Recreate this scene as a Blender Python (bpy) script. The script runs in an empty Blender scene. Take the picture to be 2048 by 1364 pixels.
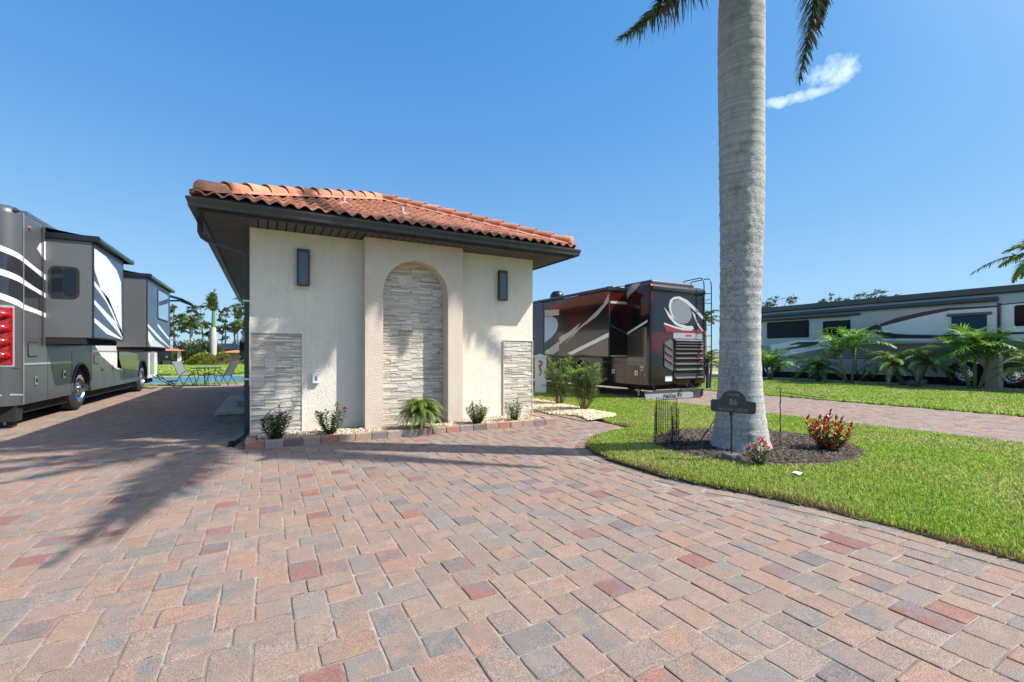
import bpy, bmesh, math, random
import numpy as np
from mathutils import Vector, Matrix
random.seed(7); rng = np.random.default_rng(11)
R = math.radians
scn = bpy.context.scene
col = scn.collection
# ------------------------------------------------------------------ camera
YAW = R(28.6)
cam_d = bpy.data.cameras.new('camera'); cam = bpy.data.objects.new('camera', cam_d); col.objects.link(cam)
cam.location = (0, 0, 1.3); cam.rotation_euler = (R(90), 0, -YAW)
cam_d.sensor_width = 36; cam_d.lens = 36 * 900 / 2048; cam_d.shift_y = 26 / 2048
cam_d.clip_start = 0.05; cam_d.clip_end = 3000
scn.camera = cam
scn.view_settings.view_transform = 'Standard'; scn.view_settings.look = 'None'
scn.view_settings.gamma = 1; scn.view_settings.exposure = 1.16
# ------------------------------------------------------------------ sun + sky
SUN = Vector((1.42, -1.0, 1.93)).normalized()
sd = bpy.data.lights.new('sun', 'SUN'); sd.energy = 3.6; sd.angle = R(0.53); sd.color = (1, .95, .87)
so = bpy.data.objects.new('sun', sd); col.objects.link(so)
so.rotation_euler = SUN.to_track_quat('Z', 'Y').to_euler()
w = bpy.data.worlds.new('World'); scn.world = w; w.use_nodes = True
nt = w.node_tree; nt.nodes.clear()
def N(nt, t, **k):
    n = nt.nodes.new(t)
    for a, b in k.items(): setattr(n, a, b)
    return n
AUR = 13.0; FILL_GLOW_P = 12.0; SKY_G = (1.20, 1.25, 1.56); SKY_K = (.74, .43, .40)
sky = N(nt, 'ShaderNodeTexSky', sky_type='NISHITA', sun_disc=False)
sky.sun_elevation = math.asin(SUN.z); sky.sun_rotation = math.atan2(SUN.x, SUN.y)
sky.altitude = 0; sky.air_density = 1.0; sky.dust_density = 0.1; sky.ozone_density = 1.2
bg = N(nt, 'ShaderNodeBackground'); bg.inputs[1].default_value = 0.15
wo = N(nt, 'ShaderNodeOutputWorld')
tc = N(nt, 'ShaderNodeTexCoord')
def vm(op, a, b=None):
    n = N(nt, 'ShaderNodeVectorMath', operation=op)
    for i, x in enumerate((a, b)):
        if x is None: continue
        if hasattr(x, 'is_linked'): nt.links.new(x, n.inputs[i])
        else: n.inputs[i].default_value = x
    return n
def mth(op, a, b=None, clamp=False):
    n = N(nt, 'ShaderNodeMath', operation=op, use_clamp=clamp)
    for i, x in enumerate((a, b)):
        if x is None: continue
        if hasattr(x, 'is_linked'): nt.links.new(x, n.inputs[i])
        else: n.inputs[i].default_value = x
    return n.outputs[0]
cn = Vector((1.06, .561, .609)).normalized(); cr = Vector((cn.y, -cn.x, 0)).normalized(); cu = cr.cross(cn)
dirv = tc.outputs['Generated']
dn = vm('DOT_PRODUCT', dirv, cn).outputs['Value']; dr = vm('DOT_PRODUCT', dirv, cr).outputs['Value']; du = vm('DOT_PRODUCT', dirv, cu).outputs['Value']
nz = N(nt, 'ShaderNodeTexNoise'); nz.inputs['Scale'].default_value = 26; nz.inputs['Detail'].default_value = 8; nz.inputs['Roughness'].default_value = .62
nt.links.new(dirv, nz.inputs['Vector'])
def lobe(ux, uy, rx, ry, rot=0):
    a = mth('SUBTRACT', dr, ux); b = mth('SUBTRACT', du, uy)
    c, s = math.cos(rot), math.sin(rot)
    a2 = mth('ADD', mth('MULTIPLY', a, c), mth('MULTIPLY', b, s)); b2 = mth('SUBTRACT', mth('MULTIPLY', b, c), mth('MULTIPLY', a, s))
    q = mth('ADD', mth('POWER', mth('ABSOLUTE', mth('DIVIDE', a2, rx)), 2), mth('POWER', mth('ABSOLUTE', mth('DIVIDE', b2, ry)), 2))
    return mth('SUBTRACT', 1.0, q)
m1 = lobe(.026, .006, .044, .027); m2 = lobe(-.020, -.021, .064, .013, -.02); m3 = lobe(-.15, -.06, .012, .010)
mm = mth('MAXIMUM', mth('MAXIMUM', m1, m2), mth('SUBTRACT', m3, .35))
mm = mth('ADD', mm, mth('MULTIPLY', mth('SUBTRACT', nz.outputs['Fac'], .56), 3.4))
front = mth('GREATER_THAN', dn, .5)
mask = mth('MULTIPLY', mth('MULTIPLY', mth('MULTIPLY', mm, 0.5, True), front), .62)
mx = N(nt, 'ShaderNodeMix', data_type='RGBA'); mx.inputs['B'].default_value = (7.5, 7.9, 8.4, 1)
hs = N(nt, 'ShaderNodeHueSaturation'); hs.inputs['Saturation'].default_value = 1.36; tn = vm('MULTIPLY', sky.outputs[0], (1.03, .985, 1.06)); nt.links.new(tn.outputs[0], hs.inputs['Color'])
nt.links.new(mask, mx.inputs['Factor']); # bright horizon rolled off per channel: c * g / (1 + c * k)
nu = vm('MULTIPLY', hs.outputs[0], SKY_G); de = vm('MULTIPLY', hs.outputs[0], SKY_K); de2 = vm('ADD', de.outputs[0], (1, 1, 1)); dv = vm('DIVIDE', nu.outputs[0], de2.outputs[0])
# warm glow added to the sky around the sun, fill for shaded surfaces
sdot = vm('DOT_PRODUCT', dirv, SUN).outputs['Value']; au = mth('MULTIPLY', mth('POWER', mth('MAXIMUM', sdot, 0.0), FILL_GLOW_P), AUR)
av = N(nt, 'ShaderNodeVectorMath', operation='SCALE'); av.inputs[0].default_value = (1.0, .93, .84); nt.links.new(au, av.inputs['Scale'])
sm = vm('ADD', dv.outputs[0], av.outputs[0]); nt.links.new(sm.outputs[0], mx.inputs['A'])
nt.links.new(mx.outputs['Result'], bg.inputs[0]); nt.links.new(bg.outputs[0], wo.inputs[0])
# ------------------------------------------------------------------ materials
MATS = {}
def mat(name, c=(.5, .5, .5), rough=.6, metal=0, var=0, scale=6, bump=0, bscale=60, coat=0, attr=None, stretch=None, c2=None, c2pos=(.45, .6), spec=.5, transl=0, detail=5):
    if name in MATS: return MATS[name]
    m = bpy.data.materials.new(name); m.use_nodes = True; t = m.node_tree; b = t.nodes['Principled BSDF']; L = t.links
    b.inputs['Roughness'].default_value = rough; b.inputs['Metallic'].default_value = metal
    b.inputs['Coat Weight'].default_value = coat; b.inputs['Coat Roughness'].default_value = .03
    b.inputs['Specular IOR Level'].default_value = spec
    tcn = t.nodes.new('ShaderNodeTexCoord'); mp = t.nodes.new('ShaderNodeMapping'); L.new(tcn.outputs['Object'], mp.inputs[0])
    if stretch: mp.inputs['Scale'].default_value = stretch
    if attr:
        a = t.nodes.new('ShaderNodeAttribute'); a.attribute_name = attr; src = a.outputs['Color']
    else:
        a = t.nodes.new('ShaderNodeRGB'); a.outputs[0].default_value = (*c, 1); src = a.outputs[0]
    if c2:
        n = t.nodes.new('ShaderNodeTexNoise'); n.inputs['Scale'].default_value = scale; n.inputs['Detail'].default_value = detail; L.new(mp.outputs[0], n.inputs['Vector'])
        r = t.nodes.new('ShaderNodeMapRange'); r.inputs[1].default_value, r.inputs[2].default_value = c2pos; L.new(n.outputs['Fac'], r.inputs[0])
        x = t.nodes.new('ShaderNodeMix'); x.data_type = 'RGBA'; L.new(r.outputs[0], x.inputs['Factor']); L.new(src, x.inputs['A']); x.inputs['B'].default_value = (*c2, 1); src = x.outputs['Result']
    if var:
        n = t.nodes.new('ShaderNodeTexNoise'); n.inputs['Scale'].default_value = scale * 1.7; n.inputs['Detail'].default_value = detail; n.inputs['Roughness'].default_value = .65; L.new(mp.outputs[0], n.inputs['Vector'])
        r = t.nodes.new('ShaderNodeMapRange'); r.inputs[1].default_value = .3; r.inputs[2].default_value = .7; r.inputs[3].default_value = 1 - var; r.inputs[4].default_value = 1 + var; L.new(n.outputs['Fac'], r.inputs[0])
        x = t.nodes.new('ShaderNodeVectorMath'); x.operation = 'SCALE'; L.new(src, x.inputs[0]); L.new(r.outputs[0], x.inputs['Scale']); src = x.outputs[0]
    L.new(src, b.inputs['Base Color'])
    if bump:
        n = t.nodes.new('ShaderNodeTexNoise'); n.inputs['Scale'].default_value = bscale; n.inputs['Detail'].default_value = 4; L.new(mp.outputs[0], n.inputs['Vector'])
        bp = t.nodes.new('ShaderNodeBump'); bp.inputs['Strength'].default_value = bump; bp.inputs['Distance'].default_value = .02; L.new(n.outputs['Fac'], bp.inputs['Height']); L.new(bp.outputs[0], b.inputs['Normal'])
    if transl:
        tr = t.nodes.new('ShaderNodeBsdfTranslucent'); L.new(src, tr.inputs['Color']); ms = t.nodes.new('ShaderNodeMixShader'); ms.inputs[0].default_value = transl
        L.new(b.outputs[0], ms.inputs[1]); L.new(tr.outputs[0], ms.inputs[2]); L.new(ms.outputs[0], t.nodes['Material Output'].inputs[0])
    MATS[name] = m; return m
# ------------------------------------------------------------------ mesh collector
class MB:
    def __init__(s): s.v = []; s.f = []; s.c = []; s.m = []; s.hasc = False
    def add(s, vs, fs, c=None, mi=0):
        o = len(s.v); s.v.extend([tuple(v) for v in vs])
        for f in fs: s.f.append(tuple(i + o for i in f)); s.c.append(c); s.m.append(mi)
        if c is not None: s.hasc = True
        return s
    def box(s, x0, x1, y0, y1, z0, z1, c=None, mi=0, ch=0):
        if ch <= 0:
            vs = [(x, y, z) for z in (z0, z1) for y in (y0, y1) for x in (x0, x1)]
            return s.add(vs, [(0, 2, 3, 1), (4, 5, 7, 6), (0, 1, 5, 4), (2, 6, 7, 3), (0, 4, 6, 2), (1, 3, 7, 5)], c, mi)
        bm = bmesh.new(); bmesh.ops.create_cube(bm, size=1)
        for v in bm.verts: v.co = ((x0 + x1) / 2 + v.co.x * (x1 - x0), (y0 + y1) / 2 + v.co.y * (y1 - y0), (z0 + z1) / 2 + v.co.z * (z1 - z0))
        bmesh.ops.bevel(bm, geom=list(bm.edges), offset=ch, segments=2, affect='EDGES', profile=.5)
        return s.bm(bm, c, mi)
    def bm(s, bm, c=None, mi=0):
        bm.verts.index_update(); s.add([v.co[:] for v in bm.verts], [[v.index for v in f.verts] for f in bm.faces], c, mi); bm.free(); return s
    def tube(s, pts, r, n=8, c=None, mi=0, cap=True):
        pts = [Vector(p) for p in pts]; k = len(pts); rs = r if isinstance(r, (list, tuple)) else [r] * k
        vs = []; pa = None
        for i, p in enumerate(pts):
            t = (pts[min(i + 1, k - 1)] - pts[max(i - 1, 0)]).normalized()
            if pa is None: pa = t.orthogonal().normalized()
            else: pa = (pa - t * pa.dot(t)).normalized()
            b = t.cross(pa)
            for j in range(n):
                a = 2 * math.pi * j / n; vs.append(p + (pa * math.cos(a) + b * math.sin(a)) * rs[i])
        fs = [(i * n + j, i * n + (j + 1) % n, (i + 1) * n + (j + 1) % n, (i + 1) * n + j) for i in range(k - 1) for j in range(n)]
        if cap: fs += [tuple(range(n))[::-1], tuple((k - 1) * n + j for j in range(n))]
        return s.add(vs, fs, c, mi)
    def cyl(s, a, b, r, n=16, c=None, mi=0): return s.tube([a, b], r, n, c, mi)
    def lathe(s, axis_o, axis_d, prof, n=24, c=None, mi=0):
        d = Vector(axis_d).normalized(); p = d.orthogonal().normalized(); q = d.cross(p); o = Vector(axis_o); vs = []
        for (h, r) in prof:
            for j in range(n):
                a = 2 * math.pi * j / n; vs.append(o + d * h + (p * math.cos(a) + q * math.sin(a)) * r)
        fs = [(i * n + j, i * n + (j + 1) % n, (i + 1) * n + (j + 1) % n, (i + 1) * n + j) for i in range(len(prof) - 1) for j in range(n)]
        return s.add(vs, fs, c, mi)
    def prism(s, pts, off, c=None, mi=0):
        n = len(pts); o = Vector(off); a = [Vector(p) for p in pts]; b = [p + o for p in a]
        return s.add(a + b, [tuple(range(n))[::-1], tuple(range(n, 2 * n))] + [(i, (i + 1) % n, (i + 1) % n + n, i + n) for i in range(n)], c, mi)
    def leaf(s, p, d, up, L, wd, c, mi=0):
        p = Vector(p); d = Vector(d).normalized(); sd = d.cross(Vector(up))
        if sd.length < 1e-3: sd = d.orthogonal()
        sd.normalize(); nn = sd.cross(d)
        m = p + d * L * .45 - nn * wd * .18
        return s.add([p, m + sd * wd / 2 + nn * wd * .2, p + d * L - nn * L * .06, m - sd * wd / 2 + nn * wd * .2, m], [(0, 1, 4), (1, 2, 4), (2, 3, 4), (3, 0, 4)], c, mi)
    def build(s, name, mats, parent=None, smooth=False, loc=(0, 0, 0), rot=0, angle=None):
        me = bpy.data.meshes.new(name); me.from_pydata(s.v, [], s.f)
        mats = mats if isinstance(mats, (list, tuple)) else [mats]
        for m in mats: me.materials.append(m)
        if len(mats) > 1: me.polygons.foreach_set('material_index', s.m)
        if s.hasc:
            at = me.color_attributes.new('Col', 'FLOAT_COLOR', 'CORNER')
            cs = np.array([(0.5, .5, .5) if c is None else c[:3] for c in s.c], dtype=np.float32); ln = np.array([len(f) for f in s.f])
            arr = np.ones((int(ln.sum()), 4), np.float32); arr[:, :3] = np.repeat(cs, ln, axis=0); at.data.foreach_set('color', arr.ravel())
        if smooth: me.polygons.foreach_set('use_smooth', [True] * len(s.f))
        me.validate(); me.update()
        if smooth and angle: me.set_sharp_from_angle(angle=R(angle))
        o = bpy.data.objects.new(name, me); col.objects.link(o); o.location = loc; o.rotation_euler = (0, 0, rot)
        if parent is not None:
            o.parent = parent
            if parent.get('world'): o.location = -Vector(parent.location)
        return o
def tag(o, label=None, cat=None, group=None, kind=None):
    for k, v in (('label', label), ('category', cat), ('group', group), ('kind', kind)):
        if v: o[k] = v
    return o
def thing(name, label, cat, loc=(0, 0, 0), rot=0, group=None, world=False):
    o = bpy.data.objects.new(name, None); col.objects.link(o); o.location = loc; o.rotation_euler = (0, 0, rot); o.empty_display_size = .2
    if world: o['world'] = 1
    return tag(o, label, cat, group)
KIDS = {}
def copy_tree(o, loc=None, rot=None, label=None, parent=None, scale=None):
    c = o.copy(); col.objects.link(c)
    if parent is not None: c.parent = parent
    if loc is not None: c.location = loc
    if rot is not None: c.rotation_euler = (0, 0, rot)
    if scale is not None: c.scale = (scale, scale, scale) if not isinstance(scale, tuple) else scale
    if label: c['label'] = label
    for ch in [x for x in col.objects if x.parent == o]: copy_tree(ch, parent=c)
    return c
def J(c, v=.15):
    k = 1 + random.uniform(-v, v); return tuple(max(0, x * k * (1 + random.uniform(-v, v) * .3)) for x in c)
def bez(P0, P1, P2, t):
    a, b, c = Vector(P0), Vector(P1), Vector(P2); return a * (1 - t) ** 2 + b * 2 * t * (1 - t) + c * t * t
def frond(mb, P0, P1, P2, n=40, L=.7, wd=.035, cols=((.06, .14, .02),), rr=.02, start=.15, droop=.5, plume=.5, ang=55, rc=(.2, .25, .08), segs=3, mi_r=0, prof=None, lmi=0):
    pts = [bez(P0, P1, P2, i / 14) for i in range(15)]
    mb.tube(pts, [rr * (1 - .85 * i / 14) + .002 for i in range(15)], 5, rc, mi_r)
    for i in range(n):
        u = i / (n - 1); t = start + (1 - start) * u
        p = bez(P0, P1, P2, t); T = (bez(P0, P1, P2, min(t + .02, 1.02)) - bez(P0, P1, P2, t - .02)).normalized()
        S0 = T.cross(Vector((0, 0, 1)))
        if S0.length < .05: S0 = T.orthogonal()
        S0.normalize(); U = S0.cross(T)
        lp = (math.sin(math.pi * min(1, (u * .85 + .12))) ** .6) * (1 - .35 * u)
        for sgn in (-1, 1):
            a = R(ang * (1 - .45 * u) + random.uniform(-7, 7)); tilt = random.uniform(-plume, plume) + .15
            d = (T * math.cos(a) + (S0 * sgn * math.cos(tilt) + U * math.sin(tilt)) * math.sin(a)).normalized()
            l = L * lp * random.uniform(.8, 1.1); c = J(random.choice(cols), .25)
            q = p.copy(); vs = []; sd = d.cross(U); sd = sd.normalized() if sd.length > .01 else T
            for k in range(segs + 1):
                f = k / segs; ww = wd * (1 - f ** 1.5) * .5 + .0012
                vs += [q - sd * ww, q + sd * ww]
                d = (d + Vector((0, 0, -1)) * droop * (1.0 / segs) * random.uniform(.7, 1.3)).normalized(); q = q + d * (l / segs)
            mb.add(vs, [(2 * k, 2 * k + 1, 2 * k + 3, 2 * k + 2) for k in range(segs)], c, lmi)
def text_mb(mb, s, size, place, mi=0, c=None, ext=.001, bold=0, squeeze=1.0):
    cu = bpy.data.curves.new('lettering', 'FONT'); cu.body = s; cu.size = size; cu.align_x = 'CENTER'; cu.align_y = 'CENTER'; cu.extrude = ext; cu.offset = bold; cu.resolution_u = 3
    o = bpy.data.objects.new('lettering', cu); me = bpy.data.meshes.new_from_object(o)
    mb.add([place @ Vector((v.co.x * squeeze, v.co.y, v.co.z)) for v in me.vertices], [tuple(p.vertices) for p in me.polygons], c, mi)
    bpy.data.objects.remove(o); bpy.data.curves.remove(cu); bpy.data.meshes.remove(me)
def inpoly(x, y, P):
    r = False; n = len(P)
    for i in range(n):
        x1, y1 = P[i]; x2, y2 = P[(i + 1) % n]
        if (y1 > y) != (y2 > y) and x < (x2 - x1) * (y - y1) / (y2 - y1) + x1: r = not r
    return r
def inpoly_np(X, Y, P):
    r = np.zeros(X.shape, bool); n = len(P)
    for i in range(n):
        x1, y1 = P[i]; x2, y2 = P[(i + 1) % n]
        if y1 == y2: continue
        c = ((y1 > Y) != (y2 > Y)) & (X < (x2 - x1) * (Y - y1) / (y2 - y1) + x1); r ^= c
    return r
def smoothpoly(P, it=2):
    for _ in range(it):
        Q = []
        for i in range(len(P)):
            a = P[i]; b = P[(i + 1) % len(P)]
            Q += [(a[0] * .75 + b[0] * .25, a[1] * .75 + b[1] * .25), (a[0] * .25 + b[0] * .75, a[1] * .25 + b[1] * .75)]
        P = Q
    return P
def np_mesh(name, V, F, C, mats, smooth=False):
    """V (n,3), F (m,k) one polygon size, C (m,3) colours"""
    me = bpy.data.meshes.new(name); n, m, k = len(V), len(F), F.shape[1]
    me.vertices.add(n); me.vertices.foreach_set('co', V.astype(np.float32).ravel())
    me.loops.add(m * k); me.loops.foreach_set('vertex_index', F.astype(np.int32).ravel())
    me.polygons.add(m); me.polygons.foreach_set('loop_start', np.arange(0, m * k, k, dtype=np.int32))
    if C is not None:
        at = me.color_attributes.new('Col', 'FLOAT_COLOR', 'CORNER'); a = np.ones((m * k, 4), np.float32); a[:, :3] = np.repeat(C, k, axis=0); at.data.foreach_set('color', a.ravel())
    for x in (mats if isinstance(mats, list) else [mats]): me.materials.append(x)
    me.update(calc_edges=True)
    if smooth: me.polygons.foreach_set('use_smooth', [True] * m)
    o = bpy.data.objects.new(name, me); col.objects.link(o); return o
GP={'r1_leaf':[(12.04,3.46),(12.91,3.43),(13.71,3.26),(14.06,3.03),(14.12,1.82),(13.33,2.31),(12.58,2.66),(12.07,3.03)],'r1_s1':[(12.07,2.79),(13.11,2.53),(14.23,1.8),(14.23,1.7),(12.95,2.43),(12.07,2.7)],'r1_s2':[(12.09,2.41),(13.71,2.02),(14.23,1.8),(14.23,1.68),(13.55,1.89),(12.09,2.32)],'r1_s3':[(12.12,2.04),(13.11,1.84),(14.23,1.57),(14.09,1.52),(12.97,1.74),(12.12,1.95)],'r1_low':[(14.87,1.6),(17.05,1.57),(17.09,1.16),(17.49,0.77),(16.67,0.91),(15.47,1.25),(15.01,1.49)],'r1_b1':[(16.77,2.2),(18.5,1.88),(20.24,1.57),(20.24,1.47),(18.5,1.76),(16.77,2.11)],'r1_b2':[(16.9,1.99),(17.91,1.73),(19.46,1.16),(19.46,1.06),(17.91,1.05),(17.23,1.36),(16.9,1.7)],'r1_b3':[(18.2,2.29),(20.17,1.87),(20.17,1.79),(18.26,2.18)],'r1_e':[(11.73,3.28),(11.85,3.41),(12.19,3.54),(12.19,3.1),(11.94,3.17)],'r1_win':[(18.14,3.48),(19.88,3.44),(20.02,2.4),(18.34,2.43)],'r2_g1':[(11.04,3.25),(11.04,2.97),(11.73,2.55),(12.56,2.23),(13.55,1.67),(12.85,2.16),(12.2,2.47),(11.4,2.92)],'r2_g2':[(13.91,1.92),(13.27,2.11),(12.62,2.39),(12.88,2.14),(13.27,1.92),(13.9,1.65)],'r2_g3':[(13.41,1.32),(11.04,1.99),(11.04,1.85),(13.14,1.27)],'r2_g4':[(14.92,3.02),(13.93,2.97),(13.93,2.76),(14.92,2.77)],'r2_el':[(14.92,2.75),(14.41,2.76),(14.08,2.61),(13.98,2.39),(14.12,2.15),(14.49,1.91),(14.92,1.75)],'r2_g5':[(14.88,1.39),(13.93,1.77),(13.93,1.44),(14.34,1.28),(14.92,1.32)],'r2_g6':[(11.17,3.05),(11.17,3.37),(10.84,3.55),(10.5,3.55),(10.69,3.38),(10.99,3.21)],'r2_g7':[(11.15,1.99),(10.08,2.36),(9.73,2.37),(9.73,2.31),(10.08,2.29),(11.15,1.91)],'r2_oval':[(12.19,2.68),(12.21,2.53),(12.14,2.4),(12.01,2.31),(11.83,2.27),(11.64,2.29),(11.46,2.37),(11.31,2.5),(11.23,2.64),(11.22,2.79),(11.28,2.92),(11.41,3.01),(11.58,3.05),(11.77,3.03),(11.96,2.96),(12.11,2.83)],'r2_cres':[(11.2,2.64),(11.15,2.81),(11.21,3.01),(11.39,3.12),(11.64,3.15),(12.0,3.05),(12.42,2.8),(12.74,2.56),(12.99,2.5),(12.99,2.43),(12.69,2.47),(12.32,2.73),(11.9,2.97),(11.59,3.07),(11.37,3.03),(11.26,2.89),(11.26,2.71),(11.34,2.54),(11.54,2.34),(11.64,2.25),(11.39,2.39)],'r2_sw1':[(10.93,2.78),(11.15,2.6),(11.39,2.44),(11.64,2.27),(12.0,2.21),(12.24,2.22),(12.32,2.11),(11.9,2.1),(11.44,2.23),(11.15,2.46)],'r2_sw2':[(10.94,2.29),(11.39,2.19),(11.9,2.11),(12.26,2.1),(12.21,2.06),(11.8,2.06),(11.39,2.13),(10.94,2.23)],'r2_sw3':[(12.21,2.7),(12.34,2.62),(12.48,2.37),(12.63,2.19),(12.99,2.04),(12.96,1.99),(12.58,2.16),(12.42,2.33)],'r2_red':[(10.94,2.21),(11.39,2.12),(11.8,2.05),(12.21,2.04),(12.63,2.14),(12.96,1.99),(11.8,1.99),(11.05,2.01)],'r2_tail':[(10.95,1.66),(11.22,1.76),(11.32,1.7),(11.33,0.76),(11.25,0.78),(10.94,0.92)],'r2_grille':[(11.42,1.77),(12.7,1.79),(12.7,0.48),(11.42,0.51)],'r2_plate':[(10.93,0.6),(11.26,0.59),(11.26,0.4),(10.93,0.41)],'r3_arc':[(9.85,2.64),(9.23,2.88),(8.32,3.07),(7.56,3.17),(6.11,3.13),(6.11,3.07),(7.48,3.06),(8.32,2.9),(9.23,2.68),(9.8,2.54)],'r3_white':[(9.77,2.52),(9.24,2.67),(8.32,2.89),(7.48,3.05),(6.12,3.06),(6.12,2.1),(7.77,2.1),(8.77,2.15),(9.33,2.21),(9.72,2.37)],'r3_low':[(10.55,2.39),(9.97,2.64),(9.8,2.55),(9.8,2.35),(9.33,2.19),(8.77,2.12),(7.76,2.07),(6.12,2.08),(6.12,2.01),(7.76,1.94),(9.72,2.01),(9.92,2.19),(10.2,2.36),(10.49,2.3)],'r3_w2':[(12.71,2.3),(12.27,2.42),(11.67,2.3),(10.55,2.68),(9.72,3.04),(7.56,3.15),(9.72,2.82),(10.5,2.47),(11.32,1.96),(11.79,1.65),(12.52,1.52),(13.83,1.25),(14.99,1.14),(14.18,1.54),(13.16,1.8),(13.83,1.92),(14.54,1.83)],'r3_w3':[(9.8,1.99),(7.77,1.92),(7.77,1.81),(9.72,1.89)],'r3_eye':[(14.25,1.54),(13.83,1.82),(13.42,1.93),(12.42,1.91),(12.45,1.82),(12.89,1.66),(13.62,1.57),(14.18,1.47)],'r3_win1':[(15.12,3.16),(12.88,3.07),(12.88,2.1),(15.12,2.21)],'r3_win2':[(12.27,2.95),(10.87,2.94),(10.87,2.07),(12.27,2.11)],'r3_win3':[(7.43,2.83),(6.4,2.79),(6.4,1.98),(7.43,2.02)],'r3_win4':[(5.74,3.14),(4.99,3.12),(4.99,2.29),(5.74,2.36)]}  # graphics and window outlines traced from image pixels, projected onto the motorhome faces
# ------------------------------------------------------------------ ground, pavers, lawns, water
LAWN = [(9.42, -6), (9.42, 16.5), (6.9, 16.5), (6.75, 13.5), (6.75, 10.2), (6.65, 9.2), (6.5, 8.2), (6.5, 7.35), (6.2, 6.98), (5.75, 6.85), (5.62, 6.55), (5.62, 6.15), (5.62, 5.86), (5.35, 5.75), (4.75, 5.62), (4.25, 5.36), (3.9, 5.0), (3.73, 4.6), (3.66, 4.2), (3.64, 3.7), (3.67, 3.3), (3.76, 2.95), (3.92, 2.58), (4.05, 2.1), (4.12, 1.6), (4.12, .9), (4.05, 0), (3.9, -2), (3.9, -6)]
LAWN2 = [(13.78, -4), (21.8, -4), (21.8, 19), (13.78, 19)]
BED = (5.75, 3.80, 1.36, 1.18)
def inbed(x, y, k=1): return ((x - BED[0]) / (BED[2] * k)) ** 2 + ((y - BED[1]) / (BED[3] * k)) ** 2
def zlawn(x, y): return .02 + .09 * np.exp(-(((x - 5.75) / 1.9) ** 2 + ((y - 3.8) / 1.7) ** 2) ** 1.5)
soil = mat('soil', (.10, .085, .04), 1, var=.4, scale=8, bump=.6, bscale=90, c2=(.05, .09, .015), c2pos=(.4, .6))
g = MB()
# ground sheet with the pond hole left out
PX0, PX1, PY0, PY1 = -90, 30, 23.9, 36.2
def quad(mb, x0, x1, y0, y1, z, **k): mb.add([(x0, y0, z), (x1, y0, z), (x1, y1, z), (x0, y1, z)], [(0, 1, 2, 3)], **k)
for (a, b, c, d) in ((-900, 900, -900, PY0), (-900, 900, PY1, 1200), (-900, PX0, PY0, PY1), (PX1, 900, PY0, PY1)): quad(g, a, b, c, d, -.035)
for (a, b, c, d, e, f_) in ((PX0, PX1, PY0, PY0 + .5, -.035, -.45),): g.add([(a, c, e), (b, c, e), (b, d, f_), (a, d, f_)], [(0, 1, 2, 3)])
g.add([(PX0, PY1 - 1, -.45), (PX1, PY1 - 1, -.45), (PX1, PY1, -.035), (PX0, PY1, -.035)], [(0, 1, 2, 3)])
gm = mat('ground_grass', (.15, .22, .035), 1, var=.35, scale=.7, bump=.5, bscale=14, c2=(.22, .22, .06), c2pos=(.42, .62))
tag(g.build('ground', gm), kind='structure')
wm = mat('pond_water', (.055, .15, .26), .2, var=.3, scale=.8, bump=1.0, bscale=2.6, stretch=(.6, 2.4, 1), spec=.5)
wt = MB(); quad(wt, PX0, PX1, PY0, PY1, -.16); tag(wt.build('water', wm), kind='structure')

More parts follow.
